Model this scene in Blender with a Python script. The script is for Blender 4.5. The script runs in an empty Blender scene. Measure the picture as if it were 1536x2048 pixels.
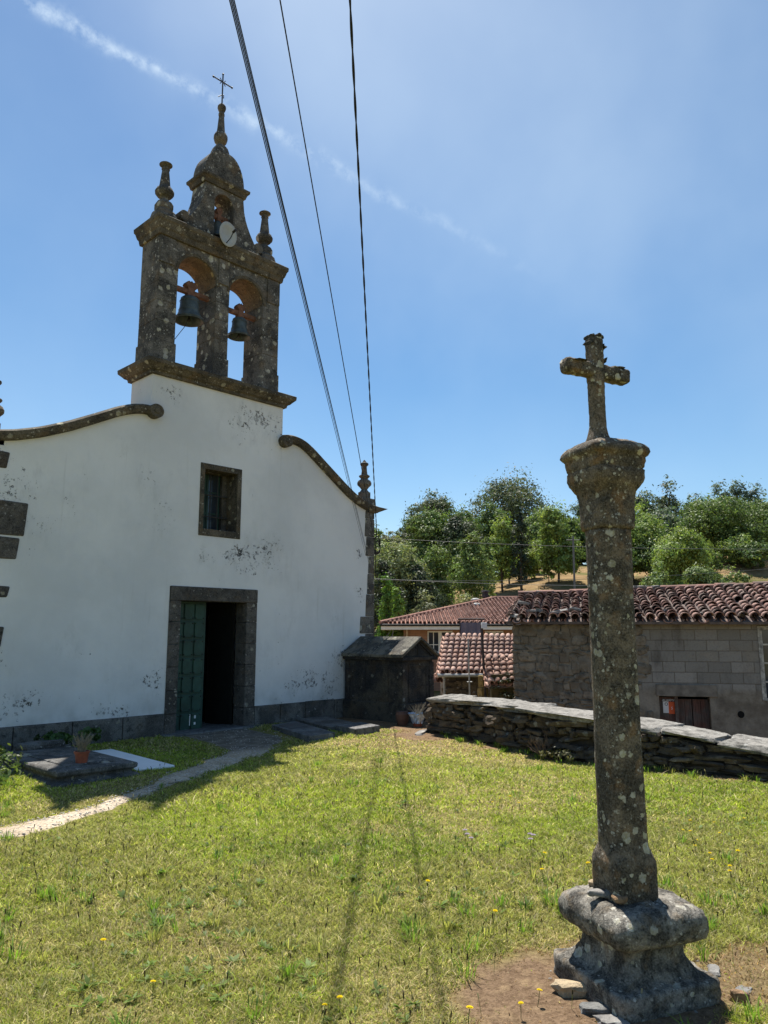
import bpy, math, random
import numpy as np
from mathutils import Vector, Matrix, Euler

# ------------------------------------------------------------------ camera, sky, sun, exposure
C = bpy.context.scene.collection
SC = bpy.context.scene
YAW, PITCH, FPX, EYE = math.radians(44.12), math.radians(9.148), 1500.0, 1.6
cam_d = bpy.data.cameras.new('camera')
cam = bpy.data.objects.new('camera', cam_d)
C.objects.link(cam)
cam.location = (0, 0, EYE)
cam.rotation_euler = (math.pi / 2 + PITCH, 0, YAW - math.pi / 2)
cam_d.sensor_fit = 'VERTICAL'
cam_d.sensor_height = 24.0
cam_d.lens = 24.0 * FPX / 2048.0
cam_d.clip_start = 0.05
cam_d.clip_end = 3000
SC.camera = cam

SUNV = Vector((.29, .40, 1.0)).normalized()
SUN_EL = math.asin(SUNV.z)
SUN_AZ = math.atan2(SUNV.x, SUNV.y)
world = bpy.data.worlds.new('World')
SC.world = world
world.use_nodes = True
sun_d = bpy.data.lights.new('sun', 'SUN')
sun_d.energy = 5.0
sun_d.angle = math.radians(0.5)
sun_d.color = (1.0, .95, .87)
sun = bpy.data.objects.new('sun', sun_d)
C.objects.link(sun)
sun.rotation_euler = SUNV.to_track_quat('Z', 'Y').to_euler()
SC.view_settings.view_transform = 'Standard'
SC.view_settings.look = 'None'
SC.view_settings.exposure = 0.92
SC.view_settings.gamma = 1.0
SC.cycles.max_bounces = 6
SC.cycles.diffuse_bounces = 3
SC.cycles.glossy_bounces = 2
SC.cycles.transmission_bounces = 3
SC.cycles.transparent_max_bounces = 4

# the photograph's viewing geometry, used to read real distances off known planes
cy, sy, cp, sp = math.cos(YAW), math.sin(YAW), math.cos(PITCH), math.sin(PITCH)
FW = np.array([cp * cy, cp * sy, sp])
RT = np.array([sy, -cy, 0.])
UP = np.cross(RT, FW)
FH = np.array([cy, sy])
RH = np.array([sy, -cy])


def ray(px, py):
    return FW * FPX + RT * (px - 768) + UP * (1024 - py)


def at(px, py, dep):
    """point on a pixel's ray at horizontal distance dep along the view"""
    d = ray(px, py)
    t = dep / (d[:2] @ FH)
    return np.array([0, 0, EYE]) + d * t


def ground(px, py, z=0.):
    d = ray(px, py)
    return np.array([0, 0, EYE]) + d * ((z - EYE) / d[2])


def world_ld(lat, dep):
    return RH * lat + FH * dep


def build_world():
    nt = world.node_tree
    nt.nodes.clear()
    N = nt.nodes.new
    L = nt.links.new
    out = N('ShaderNodeOutputWorld')
    bg = N('ShaderNodeBackground')
    sky = N('ShaderNodeTexSky')
    sky.sky_type = 'NISHITA'
    sky.sun_disc = False
    sky.sun_elevation = SUN_EL
    sky.sun_rotation = SUN_AZ
    sky.altitude = 300
    sky.air_density = 1.0
    sky.dust_density = .45
    sky.ozone_density = 1.6
    tc = N('ShaderNodeTexCoord')
    # a broken trail of small high clouds along one great circle
    a, b = ray(60, 0), ray(1090, 555)
    a, b = a / np.linalg.norm(a), b / np.linalg.norm(b)
    n = np.cross(a, b)
    n /= np.linalg.norm(n)
    t = np.cross(n, a)
    nz = N('ShaderNodeTexNoise')
    nz.inputs['Scale'].default_value = 38
    nz.inputs['Detail'].default_value = 7
    nz.inputs['Roughness'].default_value = .62
    L(tc.outputs['Generated'], nz.inputs['Vector'])
    nw = N('ShaderNodeTexNoise')
    nw.inputs['Scale'].default_value = 14
    nw.inputs['Detail'].default_value = 3
    L(tc.outputs['Generated'], nw.inputs['Vector'])

    def math_(op, *v, clamp=False):
        m = N('ShaderNodeMath')
        m.operation = op
        m.use_clamp = clamp
        for i, q in enumerate(v):
            if hasattr(q, 'is_output'):
                L(q, m.inputs[i])
            else:
                m.inputs[i].default_value = q
        return m.outputs[0]

    def dot(vec):
        m = N('ShaderNodeVectorMath')
        m.operation = 'DOT_PRODUCT'
        L(tc.outputs['Generated'], m.inputs[0])
        m.inputs[1].default_value = vec
        return m.outputs['Value']
    off = math_('MULTIPLY_ADD', nw.outputs['Fac'], .030, -.015)
    dn = math_('ADD', dot(n), off)
    w = math_('DIVIDE', dn, .0075)
    band = math_('POWER', 2.718, math_('MULTIPLY', math_('MULTIPLY', w, w), -1))
    along = math_('ARCTAN2', dot(t), dot(a))
    total = math.acos(float(a @ b))
    fade = N('ShaderNodeMapRange')
    L(along, fade.inputs['Value'])
    fade.inputs['From Min'].default_value = total * 1.04
    fade.inputs['From Max'].default_value = total * .1
    fade.inputs['To Min'].default_value = 0
    fade.inputs['To Max'].default_value = 1
    rag = N('ShaderNodeMapRange')
    L(nz.outputs['Fac'], rag.inputs['Value'])
    rag.inputs['From Min'].default_value = .42
    rag.inputs['From Max'].default_value = .64
    cl = math_('MULTIPLY', math_('MULTIPLY', band, rag.outputs[0]), math_('MULTIPLY', fade.outputs[0], .42))
    # thin veil elsewhere
    nv = N('ShaderNodeTexNoise')
    nv.inputs['Scale'].default_value = 2.3
    nv.inputs['Detail'].default_value = 5
    L(tc.outputs['Generated'], nv.inputs['Vector'])
    veil = N('ShaderNodeMapRange')
    L(nv.outputs['Fac'], veil.inputs['Value'])
    veil.inputs['From Min'].default_value = .36
    veil.inputs['From Max'].default_value = .72
    veil.inputs['To Max'].default_value = .13
    # a thin bright veil of high cloud up towards the sun
    hz = ray(960, 60)
    hz = hz / np.linalg.norm(hz)
    vb = N('ShaderNodeMapRange')
    vb.interpolation_type = 'SMOOTHSTEP'
    L(math_('ADD', dot(hz), math_('MULTIPLY_ADD', nv.outputs['Fac'], .09, -.045)), vb.inputs['Value'])
    vb.inputs['From Min'].default_value = .90
    vb.inputs['From Max'].default_value = 1.02
    vb.inputs['To Max'].default_value = .26
    cl2 = math_('ADD', math_('ADD', cl, veil.outputs[0]), vb.outputs[0], clamp=True)
    hs = N('ShaderNodeHueSaturation')
    hs.inputs['Saturation'].default_value = 1.22
    hs.inputs['Hue'].default_value = .494
    L(sky.outputs[0], hs.inputs['Color'])
    mix = N('ShaderNodeMix')
    mix.data_type = 'RGBA'
    L(cl2, mix.inputs['Factor'])
    L(hs.outputs[0], mix.inputs['A'])
    mix.inputs['B'].default_value = (7.2, 8.4, 9.2, 1)
    L(mix.outputs['Result'], bg.inputs['Color'])
    bg.inputs['Strength'].default_value = .07
    L(bg.outputs[0], out.inputs[0])


build_world()

# ------------------------------------------------------------------ helpers
rng = np.random.default_rng(7)
random.seed(7)
TAU = 2 * math.pi


def srgb(r, g, b):
    return tuple(((c / 255 + .055) / 1.055) ** 2.4 if c > 10 else c / 255 / 12.92 for c in (r, g, b))


def tag(o, label=None, cat=None, group=None, kind=None):
    if label:
        o['label'] = label
    if cat:
        o['category'] = cat
    if group:
        o['group'] = group
    if kind:
        o['kind'] = kind
    return o


def thing(name, label, cat, loc=(0, 0, 0), group=None):
    o = bpy.data.objects.new(name, None)
    o.empty_display_size = .2
    C.objects.link(o)
    o.location = [float(v) for v in loc]
    return tag(o, label, cat, group)


def raw_mesh(name, V, F, mat, smooth=False, col=None):
    """numpy arrays of verts and equally sized faces -> mesh"""
    V = np.asarray(V, np.float32)
    F = np.asarray(F, np.int32)
    me = bpy.data.meshes.new(name)
    nf, k = F.shape
    me.vertices.add(len(V))
    me.vertices.foreach_set('co', V.ravel())
    me.loops.add(nf * k)
    me.loops.foreach_set('vertex_index', F.ravel())
    me.polygons.add(nf)
    me.polygons.foreach_set('loop_start', np.arange(0, nf * k, k, dtype=np.int32))
    me.polygons.foreach_set('loop_total', np.full(nf, k, np.int32))
    if smooth:
        me.polygons.foreach_set('use_smooth', np.ones(nf, bool))
    me.update()
    me.validate()
    if col is not None:
        ca = me.color_attributes.new('tint', 'FLOAT_COLOR', 'POINT')
        c4 = np.ones((len(V), 4), np.float32)
        c4[:, :3] = col
        ca.data.foreach_set('color', c4.ravel())
    if mat:
        me.materials.append(mat)
    return me


class Frame:
    """a local frame: origin, x axis turned by ang about z"""
    def __init__(s, o=(0, 0, 0), ang=0.):
        s.o = np.array(o, float)
        c, n = math.cos(ang), math.sin(ang)
        s.R = np.array([[c, -n, 0], [n, c, 0], [0, 0, 1]])

    def w(s, p):
        return np.asarray(p, float) @ s.R.T + s.o

    def pix(s, px, py, v=0.):
        """local point where a pixel's ray meets the local plane y = v"""
        d = s.R.T @ ray(px, py)
        o = s.R.T @ (np.array([0, 0, EYE]) - s.o)
        return o + d * ((v - o[1]) / d[1])


ID = Frame()
# cube template for rounded stones
_g = np.linspace(-1, 1, 4)


def _cube_template(n=4):
    g = np.linspace(-1, 1, n)
    key, V, F = {}, [], []

    def vid(p):
        k = tuple(np.round(p, 4))
        if k not in key:
            key[k] = len(V)
            V.append(p)
        return key[k]
    for ax in range(3):
        for s in (-1, 1):
            for i in range(n - 1):
                for j in range(n - 1):
                    q = []
                    for (a, b) in ((i, j), (i + 1, j), (i + 1, j + 1), (i, j + 1)):
                        p = np.zeros(3)
                        p[ax] = s
                        p[(ax + 1) % 3] = g[a]
                        p[(ax + 2) % 3] = g[b]
                        q.append(vid(p))
                    F.append(q if s > 0 else q[::-1])
    return np.array(V), F


CUBEV, CUBEF = _cube_template(4)


class MB:
    def __init__(s, frame=ID):
        s.V, s.F, s.fr = [], [], frame

    def add(s, V, F):
        b = len(s.V)
        s.V.extend([tuple(map(float, v)) for v in V])
        s.F.extend([tuple(int(i) + b for i in f) for f in F])
        return s

    def box(s, a, b, jit=0.):
        x0, y0, z0 = a
        x1, y1, z1 = b
        V = [(x0, y0, z0), (x1, y0, z0), (x1, y1, z0), (x0, y1, z0), (x0, y0, z1), (x1, y0, z1), (x1, y1, z1), (x0, y1, z1)]
        if jit:
            V = [tuple(c + random.uniform(-jit, jit) for c in v) for v in V]
        return s.add(V, [(0, 3, 2, 1), (4, 5, 6, 7), (0, 1, 5, 4), (1, 2, 6, 5), (2, 3, 7, 6), (3, 0, 4, 7)])

    def hexa(s, V):
        return s.add(V, [(0, 3, 2, 1), (4, 5, 6, 7), (0, 1, 5, 4), (1, 2, 6, 5), (2, 3, 7, 6), (3, 0, 4, 7)])

    def stone(s, c, size, rot=0., tilt=(0, 0), rough=.12, rnd=.45, seed=None):
        r = np.random.default_rng(seed if seed is not None else int(rng.integers(1 << 30)))
        P = CUBEV.copy()
        S = P / np.linalg.norm(P, axis=1, keepdims=True) * 1.25
        P = P * (1 - rnd) + S * rnd
        # smooth random bulges
        for _ in range(4):
            k = r.normal(size=3) * 1.6
            P = P * (1 + rough * .6 * np.sin(P @ k + r.uniform(0, TAU)))[:, None]
        P += r.normal(size=P.shape) * rough * .22
        P = P * np.array(size) / 2
        e = Euler((tilt[0], tilt[1], rot)).to_matrix()
        P = P @ np.array(e).T + np.array(c)
        return s.add(P, CUBEF)

    def prism(s, poly, y0, y1, axis=1):
        """poly = (x,z) outline extruded along y (axis=1), or (x,y) extruded in z (axis=2), or (y,z) along x (axis=0)"""
        n = len(poly)

        def mk(p, t):
            if axis == 1:
                return (p[0], t, p[1])
            if axis == 2:
                return (p[0], p[1], t)
            return (t, p[0], p[1])
        V = [mk(p, y0) for p in poly] + [mk(p, y1) for p in poly]
        F = [tuple(range(n)), tuple(range(2 * n - 1, n - 1, -1))]
        F += [(i, i + n, (i + 1) % n + n, (i + 1) % n) for i in range(n)]
        return s.add(V, F)

    def lathe(s, prof, c=(0, 0, 0), n=20, square=0., rot=0., cap=True, lean=(0, 0), noise=0., power=None):
        """prof = [(r,z)], square 0 round .. 1 square"""
        rings = []
        for (r, z) in prof:
            ring = []
            for i in range(n):
                a = TAU * i / n
                rr = r
                if square:
                    q = power or 6
                    k = (abs(math.cos(a)) ** q + abs(math.sin(a)) ** q) ** (-1 / q)
                    rr = r * (1 - square + square * k)
                rr += noise * (random.random() - .5)
                ring.append((c[0] + lean[0] * z + rr * math.cos(a + rot), c[1] + lean[1] * z + rr * math.sin(a + rot), c[2] + z))
            rings.append(ring)
        V = [p for r in rings for p in r]
        F = []
        for k in range(len(prof) - 1):
            for i in range(n):
                j = (i + 1) % n
                F.append((k * n + i, k * n + j, (k + 1) * n + j, (k + 1) * n + i))
        if cap:
            F.append(tuple(range(n - 1, -1, -1)))
            F.append(tuple((len(prof) - 1) * n + i for i in range(n)))
        return s.add(V, F)

    def tube(s, path, r, n=8, r1=None, noise=0.):
        path = [Vector([float(c) for c in p]) for p in path]
        m = len(path)
        V, F = [], []
        prev = None
        for k, p in enumerate(path):
            t = (path[min(k + 1, m - 1)] - path[max(k - 1, 0)])
            t.normalize()
            if prev is None:
                a = t.orthogonal().normalized()
            else:
                a = (prev - t * prev.dot(t))
                a.normalize()
            prev = a
            b = t.cross(a)
            rr = r if r1 is None else r + (r1 - r) * k / (m - 1)
            for i in range(n):
                an = TAU * i / n
                q = rr * (1 + noise * (random.random() - .5))
                V.append(p + a * (math.cos(an) * q) + b * (math.sin(an) * q))
        for k in range(m - 1):
            for i in range(n):
                j = (i + 1) % n
                F.append((k * n + i, k * n + j, (k + 1) * n + j, (k + 1) * n + i))
        F.append(tuple(range(n - 1, -1, -1)))
        F.append(tuple((m - 1) * n + i for i in range(n)))
        return s.add(V, F)

    def sweep(s, path, prof):
        """path = [(x,z)], prof = closed [(y, offset along the path normal)]"""
        n = len(prof)
        V, F = [], []
        m = len(path)
        for k in range(m):
            a, b = path[max(k - 1, 0)], path[min(k + 1, m - 1)]
            t = Vector((b[0] - a[0], b[1] - a[1])).normalized()
            nx, nz = -t.y, t.x
            for (y, o) in prof:
                V.append((path[k][0] + nx * o, y, path[k][1] + nz * o))
        for k in range(m - 1):
            for i in range(n):
                j = (i + 1) % n
                F.append((k * n + i, k * n + j, (k + 1) * n + j, (k + 1) * n + i))
        F.append(tuple(range(n - 1, -1, -1)))
        F.append(tuple((m - 1) * n + i for i in range(n)))
        return s.add(V, F)

    def strips(s, xs, fn, y0, y1):
        """wall in the xz plane with openings; fn(x) -> list of solid (z0,z1)"""
        e = 1e-5
        prev = None
        for k in range(len(xs) - 1):
            a, b = xs[k], xs[k + 1]
            A, B = fn(a + e), fn(b - e)
            nxt = fn(b + e) if k < len(xs) - 2 else []
            for (p, q) in zip(A, B):
                V = [(a, y0, p[0]), (b, y0, q[0]), (b, y0, q[1]), (a, y0, p[1]), (a, y1, p[0]), (b, y1, q[0]), (b, y1, q[1]), (a, y1, p[1])]
                F = [(0, 1, 2, 3), (5, 4, 7, 6), (3, 2, 6, 7), (1, 0, 4, 5)]
                if prev is None or not any(abs(p[0] - o[0]) < 1e-3 and abs(p[1] - o[1]) < 1e-3 for o in prev):
                    F.append((4, 0, 3, 7))
                if not any(abs(q[0] - o[0]) < 1e-3 and abs(q[1] - o[1]) < 1e-3 for o in nxt):
                    F.append((1, 5, 6, 2))
                s.add(V, F)
            prev = B
        return s

    def build(s, name, mat, parent=None, smooth=False, bevel=0., loc=None, sub=0, weld=False, disp=None, auto=None):
        V = s.fr.w(np.array(s.V, float).reshape(-1, 3))
        if parent is not None:
            o0 = np.zeros(3)
            q = parent
            while q is not None:
                o0 += np.array(q.location)
                q = q.parent
        else:
            lo, hi = V.min(0), V.max(0)
            o0 = np.array(loc if loc is not None else [(lo[0] + hi[0]) / 2, (lo[1] + hi[1]) / 2, lo[2]], float)
        me = bpy.data.meshes.new(name)
        me.from_pydata((V - o0).tolist(), [], s.F)
        if weld:
            import bmesh
            bm = bmesh.new()
            bm.from_mesh(me)
            bmesh.ops.remove_doubles(bm, verts=bm.verts, dist=1e-4)
            bmesh.ops.recalc_face_normals(bm, faces=bm.faces)
            bm.to_mesh(me)
            bm.free()
        me.update()
        if mat:
            me.materials.append(mat)
        if smooth:
            me.polygons.foreach_set('use_smooth', np.ones(len(me.polygons), bool))
        ob = bpy.data.objects.new(name, me)
        C.objects.link(ob)
        if parent is not None:
            ob.parent = parent
        else:
            ob.location = o0
        if bevel:
            m = ob.modifiers.new('bevel', 'BEVEL')
            m.width = bevel
            m.segments = 2
            m.limit_method = 'ANGLE'
            m.angle_limit = math.radians(40)
        if sub:
            m = ob.modifiers.new('sub', 'SUBSURF')
            m.subdivision_type = 'SIMPLE'
            m.levels = m.render_levels = sub
        if disp:
            for (size, strength) in disp:
                tx = bpy.data.textures.new('rough', 'CLOUDS')
                tx.noise_scale = size
                tx.noise_depth = 4
                m = ob.modifiers.new('disp', 'DISPLACE')
                m.texture = tx
                m.texture_coords = 'LOCAL'
                m.strength = strength
                m.mid_level = .5
        return ob


def vnoise(x, y, s, seed=0):
    """value noise 0..1"""
    r = np.random.default_rng(seed)
    T = r.random((256, 256))
    x, y = np.asarray(x) / s + 1000, np.asarray(y) / s + 1000
    xi, yi = np.floor(x).astype(int), np.floor(y).astype(int)
    fx, fy = x - xi, y - yi
    fx, fy = fx * fx * (3 - 2 * fx), fy * fy * (3 - 2 * fy)
    g = lambda a, b: T[a % 256, b % 256]
    return (g(xi, yi) * (1 - fx) + g(xi + 1, yi) * fx) * (1 - fy) + (g(xi, yi + 1) * (1 - fx) + g(xi + 1, yi + 1) * fx) * fy


def sstep(a, b, x):
    t = np.clip((np.asarray(x, float) - a) / (b - a), 0, 1)
    return t * t * (3 - 2 * t)


# ------------------------------------------------------------------ materials
class Mat:
    def __init__(s, name, rough=.85, spec=.25):
        s.m = bpy.data.materials.new(name)
        s.m.use_nodes = True
        s.nt = s.m.node_tree
        s.bsdf = s.nt.nodes['Principled BSDF']
        s.bsdf.inputs['Roughness'].default_value = rough
        s.bsdf.inputs['Specular IOR Level'].default_value = spec
        s.out = s.nt.nodes['Material Output']
        s._tc = None

    def N(s, t, **kw):
        n = s.nt.nodes.new(t)
        for k, v in kw.items():
            setattr(n, k, v)
        return n

    def L(s, a, b):
        s.nt.links.new(a, b)

    def put(s, v, sock):
        if hasattr(v, 'is_output'):
            s.L(v, sock)
        elif isinstance(v, (tuple, list)) and len(v) == 3 and sock.type == 'RGBA':
            sock.default_value = (*v, 1)
        else:
            sock.default_value = v

    def obj(s):
        if s._tc is None:
            s._tc = s.N('ShaderNodeTexCoord')
        return s._tc.outputs['Object']

    def pos(s):
        return s.N('ShaderNodeNewGeometry').outputs['Position']

    def mapv(s, v, scale=(1, 1, 1), loc=(0, 0, 0), rot=(0, 0, 0)):
        n = s.N('ShaderNodeMapping')
        s.L(v, n.inputs['Vector'])
        n.inputs['Scale'].default_value = scale
        n.inputs['Location'].default_value = loc
        n.inputs['Rotation'].default_value = rot
        return n.outputs[0]

    def noise(s, v, scale, detail=4, rough=.55, dist=0.):
        n = s.N('ShaderNodeTexNoise')
        s.L(v, n.inputs['Vector'])
        n.inputs['Scale'].default_value = scale
        n.inputs['Detail'].default_value = detail
        n.inputs['Roughness'].default_value = rough
        n.inputs['Distortion'].default_value = dist
        return n.outputs['Fac']

    def vor(s, v, scale, feature='F1', rnd=1.):
        n = s.N('ShaderNodeTexVoronoi')
        n.feature = feature
        s.L(v, n.inputs['Vector'])
        n.inputs['Scale'].default_value = scale
        n.inputs['Randomness'].default_value = rnd
        return n

    def rmp(s, v, a, b, lo=0., hi=1., smooth=True):
        n = s.N('ShaderNodeMapRange')
        if smooth:
            n.interpolation_type = 'SMOOTHSTEP'
        s.put(v, n.inputs['Value'])
        n.inputs['From Min'].default_value = a
        n.inputs['From Max'].default_value = b
        n.inputs['To Min'].default_value = lo
        n.inputs['To Max'].default_value = hi
        return n.outputs[0]

    def math(s, op, a, b=0., c=0., clamp=False):
        n = s.N('ShaderNodeMath', operation=op)
        n.use_clamp = clamp
        s.put(a, n.inputs[0])
        s.put(b, n.inputs[1])
        s.put(c, n.inputs[2])
        return n.outputs[0]

    def mix(s, f, a, b, mode='MIX'):
        n = s.N('ShaderNodeMix', data_type='RGBA', blend_type=mode)
        s.put(f, n.inputs['Factor'])
        s.put(a, n.inputs['A'])
        s.put(b, n.inputs['B'])
        return n.outputs['Result']

    def warp(s, v, scale, amt):
        n = s.N('ShaderNodeTexNoise')
        s.L(v, n.inputs['Vector'])
        n.inputs['Scale'].default_value = scale
        n.inputs['Detail'].default_value = 3
        m = s.N('ShaderNodeVectorMath', operation='MULTIPLY_ADD')
        s.L(n.outputs['Color'], m.inputs[0])
        m.inputs[1].default_value = (amt, amt, amt)
        s.L(v, m.inputs[2])
        return m.outputs[0]

    def xyz(s, v):
        n = s.N('ShaderNodeSeparateXYZ')
        s.L(v, n.inputs[0])
        return n.outputs

    def blob(s, v, c, r0, r1, sc=(1, 1, 1)):
        """1 inside r0 of point c fading to 0 at r1"""
        m = s.N('ShaderNodeVectorMath', operation='SUBTRACT')
        s.L(v, m.inputs[0])
        m.inputs[1].default_value = c
        k = s.N('ShaderNodeVectorMath', operation='MULTIPLY')
        s.L(m.outputs[0], k.inputs[0])
        k.inputs[1].default_value = sc
        d = s.N('ShaderNodeVectorMath', operation='LENGTH')
        s.L(k.outputs[0], d.inputs[0])
        return s.rmp(d.outputs['Value'], r0, r1, 1, 0)

    def color(s, c):
        s.put(c, s.bsdf.inputs['Base Color'])
        return s

    def bump(s, h, strength=.5, dist=.02):
        n = s.N('ShaderNodeBump')
        s.L(h, n.inputs['Height'])
        n.inputs['Strength'].default_value = strength
        n.inputs['Distance'].default_value = dist
        s.L(n.outputs[0], s.bsdf.inputs['Normal'])
        return s


def lichen(M, v, scale, rmax, keep, wscale, wamt):
    """irregular crusty patches: mask 0..1"""
    w = M.warp(M.warp(v, wscale * .45, wamt * 1.5), wscale * 1.9, wamt * .9)
    q = M.vor(w, scale)
    sep = M.N('ShaderNodeSeparateColor')
    M.L(q.outputs['Color'], sep.inputs[0])
    size = M.math('MULTIPLY', M.math('MULTIPLY', sep.outputs[0], sep.outputs[0]), rmax * 1.25)
    on = M.math('GREATER_THAN', sep.outputs[1], 1 - keep)
    d = M.math('SUBTRACT', size, q.outputs['Distance'])
    edge = M.math('MULTIPLY_ADD', M.noise(v, scale * 7, 3, .7), .22, M.math('SUBTRACT', d, .11))
    return M.math('MULTIPLY', M.math('MULTIPLY', M.rmp(edge, -.01, .07), on), M.rmp(sep.outputs[2], 0, 1, .55, 1, False))


def granite(name, base, dark, pale, spot=8., spotk=.35, rust=.3, fine=70., grad=None, seed=0, patch=2.5):
    M = Mat(name, .92, .15)
    v = M.mapv(M.obj(), loc=(seed, seed * .7, seed * .3))
    n1 = M.noise(v, patch, 8, .65, .4)
    n2 = M.noise(v, fine, 4, .7)
    n3 = M.noise(v, patch * 4.1, 6, .7)
    c = M.mix(M.rmp(n1, .40, .60), dark, base)
    c = M.mix(M.rmp(n3, .50, .66, 0, .85), c, tuple(x * .38 for x in dark))
    c = M.mix(M.math('MULTIPLY', M.rmp(M.noise(v, patch * 1.7, 5), .52, .68), rust), c, (base[0] * 1.25, base[1] * .92, base[2] * .55))
    c = M.mix(M.rmp(n2, .3, .75, 0, 1), M.mix(.45, c, (0, 0, 0)), M.mix(.16, c, pale))
    sp = lichen(M, v, spot, .42, spotk, spot * 2.2, .35 / spot)
    sp2 = lichen(M, M.mapv(v, loc=(3.1, 1.7, 9.2)), spot * 3.1, .45, spotk * .9, spot * 5, .25 / spot)
    sp2 = M.math('MULTIPLY', sp2, M.rmp(M.noise(v, spot * .4, 3), .42, .6))
    blot = M.rmp(n3, .3, .55, .45, .95)
    crust = M.mix(M.rmp(M.noise(v, spot * 2.5, 4), .35, .65), pale, (pale[0] * .78, pale[1] * .76, pale[2] * .58))
    c = M.mix(M.math('MULTIPLY', sp, blot), c, crust)
    c = M.mix(M.math('MULTIPLY', sp2, .85), c, tuple(x * .9 for x in pale))
    M.color(c)
    h = M.math('ADD', M.math('MULTIPLY', n3, .8), M.math('MULTIPLY', n2, .35))
    M.bump(h, .7, .02)
    return M.m


M_BELFRY = granite('belfry_granite', (.175, .16, .14), (.042, .039, .036), (.50, .485, .44), 7.5, .8, .45, 60, patch=1.9)
M_TRIM = granite('cornice_granite', (.14, .115, .08), (.048, .04, .03), (.42, .40, .34), 9., .5, .5, 60, patch=2.0, seed=4)
M_FRAME = granite('door_granite', (.13, .118, .105), (.055, .05, .046), (.36, .34, .31), 11., .35, .3, 80, seed=2)
M_PLINTH = granite('plinth_granite', (.20, .19, .175), (.085, .08, .074), (.36, .35, .33), 7., .2, .15, 70, seed=9)
M_CROSS = granite('wayside_granite', (.20, .152, .105), (.05, .038, .027), (.56, .54, .47), 21., .85, .75, 110, seed=1, patch=6.)
M_PED = granite('pedestal_granite', (.29, .265, .225), (.045, .04, .034), (.54, .52, .46), 20., .5, .3, 110, seed=6, patch=8.)
M_TOMB = granite('tomb_stone', (.105, .086, .062), (.022, .021, .023), (.25, .24, .22), 11., .10, .3, 50, seed=3, patch=1.7)
M_SLAB = granite('grave_granite', (.22, .215, .21), (.12, .118, .115), (.3, .3, .29), 8, .1, .1, 120, seed=5, patch=3)
M_GRAVE = granite('old_grave_stone', (.17, .165, .155), (.06, .058, .055), (.42, .41, .38), 9, .3, .2, 90, seed=8, patch=4)


def make_plaster():
    M = Mat('lime_plaster', .9, .1)
    v = M.pos()
    vw = M.warp(M.warp(v, 1.3, .9), 5, .25)
    big = M.noise(v, .55, 5, .6)
    c = M.mix(M.rmp(big, .38, .66), (.70, .705, .715), (.60, .61, .625))
    # black mould flecks gathered in stained patches
    ar = 0
    for (cx, cz, r0, r1, sx) in ((3.9, 3.75, .15, .75, .9), (3.5, 1.3, .1, .7, 1), (7.75, 2.95, .0, .7, .9), (8.3, 3.1, .0, .8, .8), (7.1, 3.0, 0, .5, .8),
                                 (7.7, 5.35, .0, .8, .7), (8.25, 5.45, .1, .6, .7), (9.55, .62, .1, .8, .6), (10.05, 1.1, .1, .55, 1),
                                 (10.55, 3.3, .02, .3, 1.2), (10.6, 2.4, .02, .4, 1), (6.3, 5.55, .05, .5, 1), (4.0, .55, .05, .5, .5), (5.6, .45, 0, .5, .35),
                                 (9.0, .6, 0, .5, .5), (3.6, 4.1, .05, .5, 1), (6.2, 1.0, 0, .5, .9)):
        b = M.blob(vw, (cx + .55, YF + .55, cz + .55), r0, r1, (sx, .3, 1))
        ar = b if ar == 0 else M.math('MAXIMUM', ar, b)
    broad = M.rmp(M.noise(M.mapv(v, loc=(5, 3, 1)), 1.1, 4),   .47, .70, 0, .68)
    ar = M.math('MAXIMUM', ar, broad)
    f1 = M.noise(M.warp(v, 9, .06), 19, 7, .72)
    f2 = M.noise(v, 60, 3, .7)
    thr = M.math('SUBTRACT', .735, M.math('MULTIPLY', M.math('MULTIPLY', ar, M.rmp(M.noise(v, 2.6, 4, .65), .3, .7, .5, 1.1)), .242))
    fl = M.rmp(M.math('SUBTRACT', M.math('MULTIPLY_ADD', f1, .8, M.math('MULTIPLY', f2, .2)), thr), 0, .03)
    smear = M.math('MULTIPLY', M.rmp(M.noise(M.mapv(v, scale=(1, 1, .45)), 7, 6, .7), .45, .75), ar)
    c = M.mix(M.math('MULTIPLY', smear, .5), c, (.40, .41, .41))
    c = M.mix(M.math('MULTIPLY', fl, M.rmp(M.noise(v, 6, 3), .3, .65, .45, .95)), c, (.04, .04, .038))
    # rain streaks and trowel unevenness
    stk = M.rmp(M.noise(M.mapv(v, scale=(9, 1, .5)), 1.3, 5, .6), .56, .75, 0, .28)
    c = M.mix(M.math('MULTIPLY', stk, M.rmp(M.noise(v, .8, 3), .4, .65)), c, (.42, .42, .40))
    # damp band just above the plinth
    z = M.xyz(v)[2]
    damp = M.math('MULTIPLY', M.rmp(z, .33, .75, 1, 0), M.rmp(M.noise(v, 3, 5), .4, .7))
    c = M.mix(M.math('MULTIPLY', damp, .5), c, (.36, .37, .35))
    M.color(c)
    h = M.math('ADD', M.noise(v, 4, 6, .6), M.math('MULTIPLY', fl, -.4))
    M.bump(M.math('ADD', h, M.math('MULTIPLY', M.noise(v, 1.1, 3), 2.2)), .45, .03)
    return M.m


YF = 10.93
M_PLASTER = make_plaster()


def simple(name, col, rough=.7, spec=.3, var=.25, scale=6., bump=.3, metal=0., bscale=30., bdist=.008):
    M = Mat(name, rough, spec)
    v = M.obj()
    n = M.noise(v, scale, 6, .65)
    c = M.mix(M.rmp(n, .3, .7), tuple(x * (1 - var) for x in col), tuple(min(1, x * (1 + var)) for x in col))
    M.color(c)
    M.bsdf.inputs['Metallic'].default_value = metal
    M.bump(M.noise(v, bscale, 5, .65), bump, bdist)
    return M.m


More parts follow.
